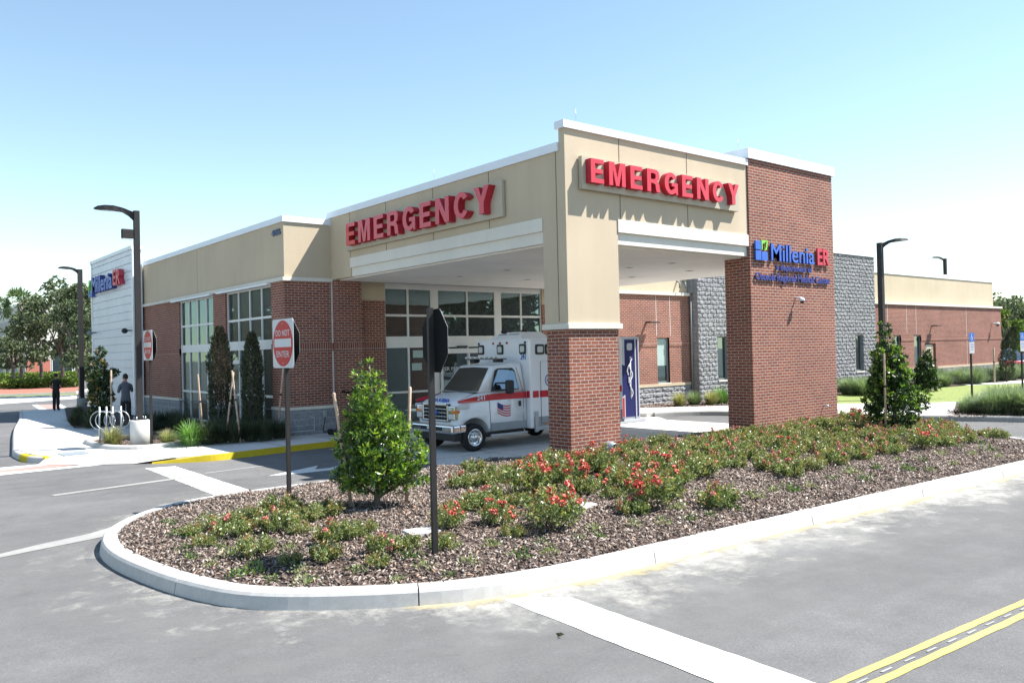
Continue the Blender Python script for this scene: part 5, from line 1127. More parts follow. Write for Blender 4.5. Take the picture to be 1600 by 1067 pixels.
# (photo x, photo y of foot, width in photo px, kind, label)
front = [
 (360, 832, 62, 'pink', 'pink flowered rose bush nearest the rounded left end of the island'),
 (398, 858, 58, 'green', 'green rose bush without flowers, lowest one near the rounded left end'),
 (438, 826, 62, 'pink', 'rose bush with two pink flowers right of the pink one at the rounded end'),
 (440, 803, 62, 'green', 'rose bush at the foot of the near DO NOT ENTER post'),
 (512, 805, 58, 'green', 'bronze-green rose bush in the shade of the staked young tree, left of its stake'),
 (521, 843, 62, 'pink', 'round rose bush with one pink bloom directly below the left stake'),
 (511, 868, 58, 'green', 'flowerless rose bush in front of the round one below the left stake'),
 (596, 858, 64, 'pink', 'rose bush with pale pink blooms between the left stake and the stop sign post'),
 (590, 874, 44, 'green', 'small low rose bush at the front, midway from left stake to stop sign post'),
 (694, 852, 48, 'green', 'small rose bush touching the right side of the stop sign post'),
 (700, 825, 56, 'coral', 'rose bush with red buds just right of the stop sign post, above the small one'),
 (724, 762, 50, 'pink', 'pale rose bush by the drive edge, behind and right of the staked young tree'),
 (762, 795, 70, 'pink', 'long leafy rose bush left of the big red-flowered pair'),
 (778, 817, 66, 'coral', 'rose bush with one red bloom left of the big front bush'),
 (800, 833, 44, 'green', 'low spreading green rose bush at the foot of the one-bloom bush'),
 (865, 822, 98, 'coral', 'biggest rose bush at the front, red blooms on its left, beside the concrete cover'),
 (828, 772, 84, 'coral', 'rose bush with many red blooms left of the brick column foot'),
 (884, 765, 76, 'coral', 'rose bush thick with red blooms straight below the brick column'),
 (780, 748, 46, 'green', 'small rose bush by the drive kerb left of the brick column'),
 (865, 722, 46, 'green', 'tall green rose bush standing against the left corner of the brick column'),
 (838, 732, 42, 'coral', 'rose bush with a single red bud near the left corner of the brick column'),
 (934, 740, 66, 'coral', 'rose bush with the largest red blooms in front of the drain outlet'),
 (955, 762, 50, 'coral', 'rose bush with pink-red flower row below the drain outlet'),
 (956, 776, 36, 'green', 'little green rose bush under the flower row below the drain outlet'),
 (990, 762, 62, 'green', 'rose bush in the middle of the group right of the brick column foot'),
 (1021, 790, 92, 'coral', 'large rose bush with three bright red blooms on its right edge'),
 (987, 798, 54, 'pink', 'small rose bush with two pink blooms left of the three-bloom bush'),
 (1037, 750, 70, 'coral', 'leafy rose bush behind the one with three bright red blooms'),
 (1000, 730, 50, 'pink', 'rose bush with pink buds beside the right corner of the brick column'),
 (1068, 712, 44, 'pink', 'rose bush with coral buds between brick column and pier, at the drive edge'),
 (1090, 745, 62, 'pink', 'rose bush between column and pier in the second row from the drive'),
 (1121, 785, 66, 'pink', 'front rose bush with pale pink blooms below the left edge of the pier'),
 (1127, 722, 54, 'pink', 'rose bush just left of the brick pier foot'),
]
placed = []
fil = [(742, 735, 46), (758, 760, 48), (800, 752, 50), (812, 790, 50), (850, 755, 56), (868, 790, 60), (905, 742, 56), (915, 770, 50), (900, 725, 46), (948, 738, 50), (972, 748, 52), (1003, 770, 48), (1045, 775, 50), (1060, 755, 52), (1078, 728, 48), (1020, 735, 50), (1105, 735, 52), (742, 790, 48), (715, 800, 46), (480, 812, 50), (470, 830, 40), (300, 828, 38), (318, 845, 40), (455, 872, 38), (545, 838, 46), (640, 850, 42), (570, 832, 44), (385, 818, 52), (340, 822, 42)]
for u, v, wpx in fil:
    p = G(u, v, .26); d = math.hypot(p.x, p.y); s = 1.1*wpx/1297.5*d/.72
    L_ = ('flowerless rose bush in the thick growth round the brick column foot' if u > 780 else ('flowerless rose bush between the stop sign post and the column' if u > 600 else 'flowerless rose bush filling a gap near the island left end'))
    rose(p.x, p.y, s, 'green', L_, 'flowerless rose bushes ' + ('round the column foot' if u > 780 else ('between post and column' if u > 600 else 'near the left end'))); placed.append((p.x, p.y, s*.36))
for u, v, wpx, kind, lab in front:
    p = G(u, v, .26); d = math.hypot(p.x, p.y)*0.985; s = 1.14*wpx/1297.5*d/(.82 if kind == 'coral' else .72)
    rose(p.x, p.y, s, kind, lab, RG, hs_=1.0 if kind != 'coral' else 1.05); placed.append((p.x, p.y, s*.36))
# the dense rows in front of the pier
cnt = 0; tries = 0
while tries < 6000 and cnt < 120:
    tries += 1; x = random.uniform(13.6, 25.6); y = random.uniform(8.4, 14.9)
    if not inpoly(x, y, ISIN) or edged(x, y)[0] < .35: continue
    if y < 8.7+max(0, (x-20))*.25 and random.random() < .9: continue
    if y > 13.25 and 12.6 < x < 24.5: continue
    s = random.uniform(.72, 1.04)
    if x > 22.8 and y < 9.6: s *= .6
    if any(math.hypot(x-a, y-c) < (r_+s*.36)*.92 for a, c, r_ in placed): continue
    if math.hypot(x-22.2, y-10.9) < .6: continue
    kind = random.choices(['pink', 'green', 'coral'], [5, 4, .3])[0]; placed.append((x, y, s*.36)); cnt += 1
    near = 'in the dense rows before the pier' if x < 21.3 else 'around the staked tree right of the pier'
    lab = {'pink': 'low rose bush with pink buds ', 'green': 'low flowerless rose bush ', 'coral': 'low rose bush with coral blooms '}[kind]+near
    rose(x, y, s, kind, lab, 'dense rose bushes on the right half of the island')
# small sprigs coming up through the bark
def sprig_mesh(seed):
    r = np.random.default_rng(seed); n_ = 46; P = r.normal(0, .055, (n_, 3)); P[:, 2] = np.abs(P[:, 2])*.8+.01; D = P*3+r.normal(0, .25, (n_, 3))+[0, 0, .2]
    return leaf_mesh('foliage', P, D, r.uniform(.03, .055, n_), .022, ['rose' if seed % 2 else 'leafA'])
SPR = [link('seedling', sprig_mesh(40+i)) for i in range(4)]; used = [False]*4
sp = [(285, 857), (330, 880), (345, 855), (310, 820), (300, 838), (360, 868), (400, 890), (395, 880), (280, 835), (325, 812), (355, 905), (300, 870), (340, 835), (425, 900), (468, 892), (370, 893), (455, 862), (265, 820), (385, 902), (480, 905), (640, 873), (735, 880), (700, 895), (770, 855), (848, 848), (860, 862), (905, 842), (930, 830), (938, 838), (990, 822), (1005, 805), (1060, 800), (1080, 812), (1035, 818), (1150, 795), (1180, 780), (1240, 768), (1265, 762), (1300, 752), (1330, 742), (1370, 735), (1400, 722), (1440, 722), (1470, 712), (1500, 702), (1520, 712), (1545, 705), (1490, 725), (1420, 735), (860, 878), (660, 885), (560, 890), (620, 900), (815, 868), (1210, 770), (1110, 805), (1560, 715), (1535, 695), (1455, 735), (1350, 750)]
sp = [q for q in sp if edged(G(*q, .2).x, G(*q, .2).y)[0] > .16 and inpoly(G(*q, .2).x, G(*q, .2).y, ISIN)]
for i, (u, v) in enumerate(sp):
    k_ = i % 4; o = SPR[k_] if not used[k_] else SPR[k_].copy()
    if used[k_]: COL.objects.link(o)
    used[k_] = True; p = G(u, v, .2); s = random.uniform(.7, 1.3)*(1.25 if p.x > 10 else 1)
    o.location = (p.x, p.y, zbed(p.x, p.y)); o.rotation_euler = (0, 0, random.uniform(0, 6)); o.scale = (s, s, s)
    zone = 'at the rounded left end of the island' if u < 500 else ('along the front kerb by the stop sign' if u < 800 else ('along the front kerb below the column' if u < 1100 else 'along the front kerb toward the right tip'))
    tag(o, 'tiny green seedling in the bark mulch '+zone, 'seedling', 'seedlings scattered in the bark mulch '+zone)

def stake(loc, top, label, r=.027, group='wooden tree stakes'):
    T = thing('tree_stake', loc, label, 'stake', group); b = MB(); t = Vector(top)-Vector(loc)
    b.tube([(0, 0, -.05), t*.5, t, t+Vector((0, 0, .02))], [r, r, r, r*.6], 'stake', 9); b.build('stake', T)
    b = MB(); b.tube([t*.58, t*.61], r*1.2, 'strap', 9); b.build('tie_band', T); return T
def blob_tree(name, loc, label, cat, blobs, n_ros, leafL, mats, trunk_pts, trunk_r, limbs=(), nleaf=8, group=None, trunkmat='trunk', tipbias=.5, seed=1, wide=.3, spread=1.0, rot=0, shell=.35):
    """crown = rosettes of leaves through the volume of many ellipsoid clumps (c, radii)"""
    T = thing(name, loc, label, cat, group, rot); r = np.random.default_rng(seed)
    vol = np.array([b_[1][0]*b_[1][1]*b_[1][2] for b_ in blobs])**.8; cnts = r.multinomial(n_ros, vol/vol.sum()); P = []; D = []; MI = []; L = []
    for (c, rr), k_ in zip(blobs, cnts):
        c = np.array(c); rr = np.array(rr); q = norm(r.normal(size=(k_, 3))); rad_ = r.uniform(shell, 1, (k_, 1))**.6*(1+r.normal(0, .08, (k_, 1)))
        pos = c+q*rad_*rr
        for j in range(k_):
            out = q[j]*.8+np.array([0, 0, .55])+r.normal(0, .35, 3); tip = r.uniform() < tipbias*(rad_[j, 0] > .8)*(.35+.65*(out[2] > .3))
            m_ = nleaf; dd = norm(r.normal(size=(m_, 3)))*spread+out/np.linalg.norm(out)*.9
            P.append(np.repeat(pos[j][None], m_, 0)+r.normal(0, leafL*.12, (m_, 3))); D.append(dd); MI += [1 if tip else 0]*m_; L.append(r.uniform(.7, 1.15, m_)*leafL)
    P = np.concatenate(P); D = np.concatenate(D); L = np.concatenate(L)
    link('crown', leaf_mesh('crown', P, D, L, L*wide, mats, MI), T)
    b = MB(); b.tube(trunk_pts, trunk_r, trunkmat, 9)
    for l_ in limbs: b.tube(l_[0], l_[1], trunkmat, 6)
    b.build('trunk', T); return T
# view-aligned local axes: local x = picture right, local y = away
VR = math.atan2(-.63, .77)   # rotate local +x onto the camera's right
# staked young tree on the island (base at photo 585,770); px -> m scale 1/84
s_ = 1/101.0
def bl(u, v, ru, rv, dy=0, ry=None): return (((u-588)*s_, dy, (793-v)*s_), (ru*s_, (ry or ru)*s_, rv*s_))
tb = [bl(580, 572, 10, 14), bl(572, 600, 16, 18), bl(592, 598, 12, 16), bl(561, 586, 6, 8), bl(578, 628, 24, 22), bl(600, 622, 14, 14, -.05), bl(562, 640, 22, 26), bl(590, 650, 34, 26, .1), bl(572, 672, 36, 30), bl(615, 668, 26, 24, -.1), bl(560, 705, 34, 30, .05), bl(600, 700, 38, 30, -.12), bl(637, 690, 22, 20), bl(562, 735, 32, 20), bl(600, 732, 44, 20, -.08), bl(640, 722, 28, 18), bl(660, 712, 14, 16), bl(545, 750, 22, 14), bl(625, 745, 34, 14), bl(545, 690, 22, 24, .15), bl(590, 680, 34, 40, .25), bl(655, 745, 18, 10), bl(530, 742, 12, 10), bl(585, 756, 40, 12), bl(558, 756, 26, 11), bl(622, 757, 30, 10), bl(600, 740, 30, 20, .2)]
tp = G(588, 793, .25)
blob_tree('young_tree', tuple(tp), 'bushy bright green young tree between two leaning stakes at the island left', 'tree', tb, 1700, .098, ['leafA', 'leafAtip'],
          [(0, 0, -.1), (.02, 0, .25), (-.05, 0, .9), (-.02, 0, 1.5), (-.06, 0, 2.25)], [.055, .05, .035, .02, .006],
          [([(0, 0, .15), (.35, -.05, .35), (.8, 0, .5)], [.03, .02, .01]), ([(0, 0, .2), (-.3, .05, .4), (-.5, 0, .55)], [.025, .015, .008]), ([(0, 0, .6), (.3, 0, 1.0), (.5, 0, 1.2)], [.02, .012, .006]), ([(0, 0, .7), (-.25, 0, 1.1), (-.3, 0, 1.5)], [.02, .012, .006])], nleaf=9, tipbias=.5, seed=3, shell=.62, wide=.25, rot=VR)
stake((6.25, 11.62, .25), tuple(Vector((6.25, 11.62, .25))+Vector((-.19, .16, 1.80))), 'left leaning wooden stake of the bright green young tree')
stake((7.07, 11.36, .25), tuple(Vector((7.07, 11.36, .25))+Vector((.08, -.06, 1.85))), 'wooden stake right of the bright green young tree')
# darker staked tree at the island's right end (base photo 1400,680)
s_ = 24.5/1297.5*1.0
def bl(u, v, ru, rv, dy=0, ry=None): return (((u-1402)*s_, dy, (680-v)*s_), (ru*s_, (ry or ru)*s_, rv*s_))
tb = [bl(1391, 530, 8, 10), bl(1393, 548, 13, 14), bl(1388, 572, 18, 20), bl(1404, 575, 15, 18), bl(1398, 600, 26, 22), bl(1382, 612, 18, 22), bl(1415, 607, 15, 16), bl(1400, 630, 36, 22), bl(1372, 640, 18, 16), bl(1430, 632, 20, 16), bl(1400, 655, 36, 20), bl(1440, 645, 12, 10), bl(1370, 655, 12, 14), bl(1402, 600, 24, 50, .3)]
blob_tree('young_tree', (22.25, 10.85, .26), 'dark young tree with sunlit lime tips and one stake at the island right end', 'tree', tb, 1500, .11, ['leafB', 'leafBtip'],
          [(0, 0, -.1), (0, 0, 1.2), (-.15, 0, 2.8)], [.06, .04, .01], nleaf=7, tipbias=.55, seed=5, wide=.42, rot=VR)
stake((21.55, 10.75, .26), (21.50, 10.72, 2.35), 'wooden stake left of the dark young tree at the island right end')
# dark bushes and cypresses
s_ = 40/1297.5
def blx(u0, v0, s__, u, v, ru, rv, dy=0): return (((u-u0)*s__, dy, (v0-v)*s__), (ru*s__, ru*s__, rv*s__))
s_ = 38.7/1297.5
blob_tree('dark_shrub', (43.2, 19.4, .12), 'dark pointed shrub near the beige service door of the far wing', 'shrub', [blx(1437, 610, s_, *q) for q in ((1440, 548, 7, 9), (1437, 562, 13, 13), (1436, 580, 19, 15), (1438, 598, 22, 13))], 800, .15, ['leafB', 'rose'], [(0, 0, 0), (0, 0, 1.6)], [.06, .02], nleaf=6, tipbias=.1, seed=8, wide=.4, rot=VR)
def cypress(loc, H, R, label, brown, seed, lean=0):
    T = thing('cypress', loc, label, 'tree', 'columnar cypress trees'); r = np.random.default_rng(seed); n_ = 5200
    z = r.uniform(0.02, 1, n_)**.9; a = r.uniform(0, 2*np.pi, n_); prof = R*np.minimum(1, (1-z)*3.2+.16)*np.minimum(1, .55+z*2.2)*(1+.16*np.sin(z*23+a*2)+.1*np.sin(a*5+z*9)); rr = prof*r.uniform(.35, 1, n_)**.5
    P = np.stack([rr*np.cos(a)+lean*z*z*H, rr*np.sin(a), z*H], 1); D = np.stack([np.cos(a)*.5, np.sin(a)*.5, np.ones(n_)*1.1], 1)+r.normal(0, .3, (n_, 3))
    mi = ((z > .45) & (r.uniform(size=n_) < brown) & (np.cos(a+1) > -.3)).astype(int)
    link('crown', leaf_mesh('crown', P, D, r.uniform(.06, .15, n_), .035, ['cypress', 'cypbrown'], mi), T); b = MB(); b.tube([(0, 0, -.1), (0, 0, H*.4), (lean*H*.7, 0, H*.85)], [.05, .04, .01], 'trunk', 7); b.build('trunk', T); return T
cypress((10.25, 28.15, .15), 3.5, .39, 'browned columnar cypress in front of the left window pair', .75, 1)
cypress((10.5, 26.0, .15), 3.25, .31, 'darker slim columnar cypress before the window nearest the building corner', .12, 2)
sg = 'wooden tree stakes'
stake(tuple(G(318, 688, .15)), tuple(G(318, 688, .15)+Vector((-.1, .1, 2.0))), 'thin stake left of the browned cypress')
stake(tuple(G(352, 690, .15)), tuple(G(352, 690, .15)+Vector((.25, -.1, 2.05))), 'stake leaning right between the two cypresses')
stake(tuple(G(376, 690, .15)), tuple(G(376, 690, .15)+Vector((-.2, .05, 2.1))), 'stake leaning left against the slim darker cypress')
stake(tuple(G(433, 682, .15)), tuple(G(433, 682, .15)+Vector((.22, -.08, 2.2))), 'stake beside the near DO NOT ENTER panel, right of the slim cypress')
cypress((54.7, 19.8, .12), 3.3, .42, 'leaning dark cypress at the right end of the brick wing', .0, 4, .22).rotation_euler = (0, 0, VR+.3)
stake((53.2, 19.9, .12), (53.2, 19.9, 2.2), 'stake beside the leaning cypress at the building end', .05)
# shrub by the tower with its stake
s_ = 34.5/1297.5
blob_tree('dark_shrub', (8.15, 34.9, .13), 'dark open shrub in front of the white clad tower beside the photographer', 'shrub', [blx(172, 668, s_, *q) for q in ((170, 562, 6, 8), (166, 580, 10, 10), (158, 573, 5, 5), (170, 600, 16, 12), (185, 592, 9, 6), (168, 625, 18, 16), (160, 612, 10, 10), (168, 650, 16, 14))], 900, .13, ['leafB', 'rosered'], [(0, 0, -.1), (0, 0, 1.3), (0, 0, 2.6)], [.05, .03, .01], nleaf=6, tipbias=.25, seed=9, wide=.45, rot=VR)
stake(tuple(G(175, 672, .13)), tuple(G(175, 672, .13)+Vector((0, 0, 2.15))), 'straight stake behind the bike rack', .035)
stake(tuple(G(145, 655, .13)), tuple(G(145, 655, .13)+Vector((0, 0, 2.3))), 'pale stake at the left edge of the white clad tower', .04)
# grasses
def grass(name, loc, label, H, R, n_, mats, group, seed=0, wid=.012):
    r = np.random.default_rng(seed); a = r.uniform(0, 2*np.pi, n_); b0 = R*.3*np.sqrt(r.uniform(0, 1, n_)); o = r.uniform(.1, 1, n_); h = H*r.uniform(.5, 1.08, n_)*(1-.42*o*o); rr = R*o
    ca, sa = np.cos(a), np.sin(a); B = np.stack([b0*ca, b0*sa, np.zeros(n_)], 1); M1 = np.stack([b0*ca+rr*.35*ca, b0*sa+rr*.35*sa, h*.65], 1); T_ = np.stack([b0*ca+rr*ca, b0*sa+rr*sa, h*(1-.35*o)], 1)
    S2 = np.stack([-sa, ca, 0*a], 1)*wid/2
    V = np.stack([B-S2, B+S2, M1+S2, M1-S2, T_+S2*.3, T_-S2*.3], 1).reshape(-1, 3); b_ = np.arange(n_)[:, None]*6
    F = np.concatenate([b_+[0, 1, 2, 3], b_+[3, 2, 4, 5]], 1).reshape(-1, 4); return np_mesh('blades', V, F, mats)
def grassclump(loc, label, me, s=1, group=None):
    T = thing('grass_clump', loc, label, 'grass clump', group, random.uniform(0, 6)); T.scale = (s, s, s); link('blades', me, T); return T
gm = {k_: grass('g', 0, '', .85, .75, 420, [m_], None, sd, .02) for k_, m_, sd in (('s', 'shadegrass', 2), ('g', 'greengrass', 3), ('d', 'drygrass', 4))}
for k_, sd in (('m', 1), ('m2', 5)): gm[k_] = grass('g', 0, '', .80, .80, 900, ['muhly'], None, sd, .011)
grassclump(tuple(G(176, 696, .14)), 'pale straw-coloured grass tuft left of the round concrete lamp base', gm['d'], .75)
grassclump(tuple(G(262, 694, .14)), 'yellowish grass tuft right of the farther DO NOT ENTER post', gm['d'], .6)
grassclump(tuple(G(299, 695, .14)), 'bright green sunlit grass clump at the left planting bed', gm['g'], .95)
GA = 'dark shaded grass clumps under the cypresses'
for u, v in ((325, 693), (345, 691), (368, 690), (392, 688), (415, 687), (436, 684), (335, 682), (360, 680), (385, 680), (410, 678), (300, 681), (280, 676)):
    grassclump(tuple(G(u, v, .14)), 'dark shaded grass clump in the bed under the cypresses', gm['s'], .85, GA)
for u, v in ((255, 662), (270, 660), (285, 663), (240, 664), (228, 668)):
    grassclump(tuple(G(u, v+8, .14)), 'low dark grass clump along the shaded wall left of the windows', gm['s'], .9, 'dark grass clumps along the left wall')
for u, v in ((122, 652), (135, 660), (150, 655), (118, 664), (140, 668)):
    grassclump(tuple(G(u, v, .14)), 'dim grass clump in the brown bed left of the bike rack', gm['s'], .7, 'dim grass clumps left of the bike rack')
GM = 'grass clumps along the right wing'
def row(us, label, group, s, z=.13, km='m'):
    for u, v in us: grassclump(tuple(G(u+random.uniform(-4, 4), v, z)), label, gm[random.choice(['m', 'm2'])], s*random.uniform(.85, 1.15), group)
row([(u, 614+random.uniform(-4, 4)) for u in range(1308, 1366, 9)], 'soft green grass clump at the foot of the grey block bay', 'grass clumps before the grey block bay', 1.15)
row([(u, 604-(u-1440)*.08+random.uniform(-3, 3)) for u in range(1450, 1600, 12)], 'soft green grass clump along the far brick wing', 'grass clumps along the far brick wing', 1.25)
row([(u, 598-(u-1440)*.07+random.uniform(-2, 2)) for u in range(1445, 1610, 15)], 'soft green grass clump along the far brick wing', 'grass clumps along the far brick wing', 1.2)
row([(1508, 645), (1520, 643), (1532, 646), (1545, 643)], 'loose grey-green grass clump at the left of the kerbside bed', 'left grass clumps of the kerbside bed', .85)
row([(1556, 647), (1568, 644), (1582, 647), (1596, 645), (1610, 648), (1575, 638), (1592, 637), (1560, 637)], 'dense blue-green grass clump at the right of the kerbside bed', 'right grass clumps of the kerbside bed', 1.2)
for (u, v, km, s, lab) in ((1062, 634, 'd', .8, 'dry brown grass clump at the block plinth between column and pier'), (1085, 632, 'm', .85, 'grey-green grass clump beside the downpipe'), (1112, 632, 'd', .85, 'brownish grass clump left of the pier shadow side'), (1128, 630, 'g', 1.0, 'bright green grass clump just left of the brick pier')):
    grassclump(tuple(G(u, v, .13)), lab, gm[km], s)
pts = []
for k_ in range(2500):
    x, y = rng.uniform(24.5, 33), rng.uniform(22, 24.9)
    if inpoly(x, y, [(24.4, 24.15), (26.4, 23.75), (29.3, 21.55), (33, 22.4), (33, 24.9), (24.4, 24.9)]): pts.append((x, y, .13))
chips('wall_bark_mulch', pts, .07, .14)
pts = [(*(G(rng.uniform(1480, 1620), rng.uniform(640, 651), .13)[:2]), .14) for _ in range(900)]
chips('kerbside_bark_mulch', pts, .06, .12)

# ------------------------------------------------------------------ distant trees and buildings
def oak(loc, H, R, label, seed, group=None, mats=('oak', 'oak'), low=.28, n_=2600, L=.30, name='oak_tree', tr=.22, cat='tree'):
    r = np.random.default_rng(seed); bs = []
    for k_ in range(26):
        a = r.uniform(0, 6.28); q = math.sqrt(r.uniform(0, 1)); z = low+(1-low)*r.uniform(0.05, .95); w_ = R*(1-.65*abs((z-low)/(1-low)-.4)**1.3)
        bs.append(((math.cos(a)*q*w_*.8, math.sin(a)*q*w_*.8, z*H), tuple(R*r.uniform(.2, .38)*np.array([1, 1, .7]))))
    lim = []
    for k_ in range(7):
        a = r.uniform(0, 6.28); lim.append(([(0, 0, H*low*.9), (math.cos(a)*R*.3, math.sin(a)*R*.3, H*.5), (math.cos(a)*R*.6, math.sin(a)*R*.6, H*r.uniform(.6, .85))], [tr*.5, tr*.3, tr*.1]))
    return blob_tree(name, loc, label, cat, bs, n_//6, L, list(mats), [(0, 0, -.2), (0, 0, H*low), (0, 0, H*.8)], [tr, tr*.75, tr*.2], lim, nleaf=12, seed=seed, wide=.5, tipbias=0, spread=1.6, shell=.2, group=group)
def palm(loc, H, label, seed, R=2.3, n_=34):
    T = thing('palm_tree', loc, label, 'tree', 'palm trees far left'); r = np.random.default_rng(seed)
    b = MB(); b.tube([(0, 0, -.2), (.1, 0, H*.5), (0, 0, H)], [.26, .2, .22], 'trunk', 10); b.build('trunk', T)
    P = []; D = []; L = []
    for k_ in range(n_):
        a = r.uniform(0, 6.28); el = r.uniform(-.5, 1.3); c = np.array([math.cos(a)*math.cos(el), math.sin(a)*math.cos(el), math.sin(el)]); hub = np.array([0, 0, H])+c*R*.5
        for j in range(22):
            d = c+r.normal(0, .55, 3); d[2] -= .25; P.append(hub); D.append(d); L.append(R*.55*r.uniform(.7, 1))
    link('crown', leaf_mesh('crown', np.array(P), np.array(D), np.array(L), .10, ['palm'], fold=.1), T); return T
palm(tuple(RD(33, 104)), 10.1, 'cabbage palm with a bare trunk standing before the shaded office wall', 1)
palm(tuple(RD(-8, 104)), 9.3, 'palm whose fronds enter at the left edge', 2)
oak(tuple(RD(64, 94)), 10.0, 4.0, 'oak with a slim trunk right of the cabbage palm', 31, 'oaks far left', n_=5200)
oak(tuple(RD(97, 90)), 11.2, 4.6, 'biggest oak behind the man in black', 32, 'oaks far left', n_=8000)
oak(tuple(RD(126, 64)), 8.9, 2.6, 'dark tree directly behind the lamp post at the white clad tower', 33, 'oaks far left', ('oak', 'oak'), .12, 6200, .24)
oak(tuple(RD(20, 100)), 7.5, 3.6, 'lower leafy oak between the two palms', 36, 'oaks far left', n_=3600)
oak(tuple(RD(143, 85)), 10.5, 3.2, 'oak peeking above and left of the white clad tower', 35, 'oaks far left', n_=2800)
def hedge(name, loc, w_, d_, h_, label, seed, n_, group=None, rot=0):
    T = thing(name, loc, label, 'hedge' if w_ > 3 else 'bush', group, rot); r = np.random.default_rng(seed)
    q = r.uniform(-1, 1, (n_, 3)); 
    if w_ > 3: P = q*np.array([w_/2, d_/2, h_/2])
    else: q = norm(q)*r.uniform(.6, 1, (n_, 1)); P = q*np.array([w_/2, d_/2, h_/2])
    P[:, 2] += h_/2; link('foliage', leaf_mesh('foliage', P, r.normal(size=(n_, 3))+[0, 0, .6], .28, .18, ['hedge']), T); return T
c1 = RD(65, 109); hedge('hedge', tuple(c1), 13, 1.6, 1.25, 'long clipped green hedge below the office windows', 1, 5000, None, VR)
for i, (u, d_, s) in enumerate(((3, 86, 1.9), (18, 84, 1.9), (35, 86, 2.0), (48, 84, 1.9), (60, 86, 2.0), (84, 85, 2.2), (107, 86, 2.2))):
    hedge('round_bush', tuple(RD(u, d_)), s*1.05, s, .95, 'low rounded yellow-green bush on the red mulch across the road', 10+i, 900, 'round bushes on the red mulch')
OB = thing('office_building', tuple(RD(42, 125)), 'pale office building with dark tall windows and a salmon base behind the trees', 'building')
b = MB(); b.box((-.0, 0, 0), (30, 30, 11.5), 'farwhite'); b.box((-.25, -.0, 0), (-.0, 45, 9.4), 'farshade'); b.build('wall', OB)
b = MB(); b.box((-.06, -.06, 0), (3.1, 0, 3.0), 'farred'); b.build('wall_base', OB)
b = MB(); b.box((-.1, -.1, 11.5), (30.1, 30, 11.8), 'coping'); b.build('roof_coping', OB)
for i in range(5):
    b = MB(); b.box((-.32, 3+i*7.0, 1.0), (-.25, 6.5+i*7.0, 7.2), 'sideglass'); b.build('window', OB)
for i, x in enumerate((3.3, 6.4, 9.5)):
    b = MB(); b.box((x, -.08, .6), (x+2.9, 0, 5.2), 'frame'); wn = b.build('window', OB)
    b = MB(); b.box((x+.12, -.10, .7), (x+2.78, -.08, 4.2), 'glass'); b.box((x+.12, -.10, 4.35), (x+2.78, -.08, 5.1), 'glass'); b.build('pane', wn)
# right background
for i, (u, d_, H, R) in enumerate(((1568, 118, 9.3, 4.2), (1584, 112, 7.9, 4.5), (1600, 116, 8.2, 4.6), (1622, 114, 8.4, 4.6), (1576, 92, 6.0, 2.2))):
    oak(tuple(RD(u, d_)), H, R, ['tallest grey-green tree directly behind the right end of the brick wing', 'grey-green tree in the gap below the terracotta roof', 'grey-green tree at the right edge above the parking sign', 'tree cut by the right edge of the view', 'small bright green tree behind the leaning cypress'][i], 50+i, 'trees beyond the parking lot', ('oak', 'oak') if i < 4 else ('hedge', 'hedge'), .1, 4200, .30)
RB = thing('far_house', tuple(RD(1585, 170)), 'terracotta roofed building just showing over the trees at the right', 'building', None, VR)
b = MB(); b.box((-4, 0, 0), (4, 8, 7), 'farwhite'); b.build('wall', RB)
b = MB(); b.add([(-4.6, -.6, 7), (4.6, -.6, 7), (4.6, 8.6, 7), (-4.6, 8.6, 7), (-1.5, 4, 8.6), (1.5, 4, 8.6)], [(0, 1, 5, 4), (1, 2, 5), (2, 3, 4, 5), (3, 0, 4), (0, 3, 2, 1)], 'farred'); b.build('roof', RB)
def car(loc, rz, paint, label, suv=False):
    T = thing('parked_car', loc, label, 'car', 'cars parked beyond the right wing', rz); hi = 1.72 if suv else 1.45
    b = MB(); loft(b, [(-2.25, [(.7, .45), (.78, .6), (.75, .78), (.01, .82)]), (-1.9, [(.84, .3), (.9, .6), (.84, .86), (.01, .92)]), (-.8, [(.86, .28), (.92, .6), (.86, .92), (.01, .98)]), (1.2, [(.86, .28), (.92, .6), (.86, .96), (.01, 1.0)]), (2.0, [(.84, .3), (.9, .6), (.84, .92), (.01, .96)]), (2.25, [(.74, .42), (.8, .6), (.76, .8), (.01, .84)])], paint); b.build('body', T)
    e = 2.1 if suv else 1.7
    b = MB(); loft(b, [(-1.05, [(.80, .9), (.80, .93), (.78, .95), (.01, .97)]), (-.25, [(.82, .9), (.70, hi-.08), (.64, hi), (.01, hi+.03)]), (e-.75, [(.82, .9), (.70, hi-.08), (.64, hi), (.01, hi+.02)]), (e, [(.80, .9), (.78, .95), (.76, .97), (.01, .99)])], 'carglass', smooth=False); b.build('cabin_glass', T)
    b = MB(); b.box((-.25, -.66, hi-.02), (e-.75, .66, hi+.05), paint, .03); b.build('roof', T)
    for x in (-1.4, 1.4):
        for s in (-1, 1):
            b = MB(); b.lathe([(.2, -.1), (.33, -.09), (.33, .09), (.2, .1)], (x, s*.82, .33), (0, 1, 0), 'tyre', 20); w_ = b.build('wheel', T)
            b = MB(); b.lathe([(0, s*.07), (.2, s*.09)], (x, s*.82, .33), (0, 1, 0), 'chrome', 16); b.build('rim', w_)
    b = MB(); b.box((-2.2, -.7, .58), (-2.1, -.45, .72), 'clearlens', .02); b.box((-2.2, .45, .58), (-2.1, .7, .72), 'clearlens', .02); b.build('headlight', T)
p = RD(1601, 70); car((p.x, p.y, 0), VR, 'carred', 'dark red car half cut by the right edge beyond the grass')
p = RD(1577, 80); car((p.x, p.y, 0), VR+math.pi, 'bluereflect', 'dark car with a pale blue slanting rear beside the red car', True)
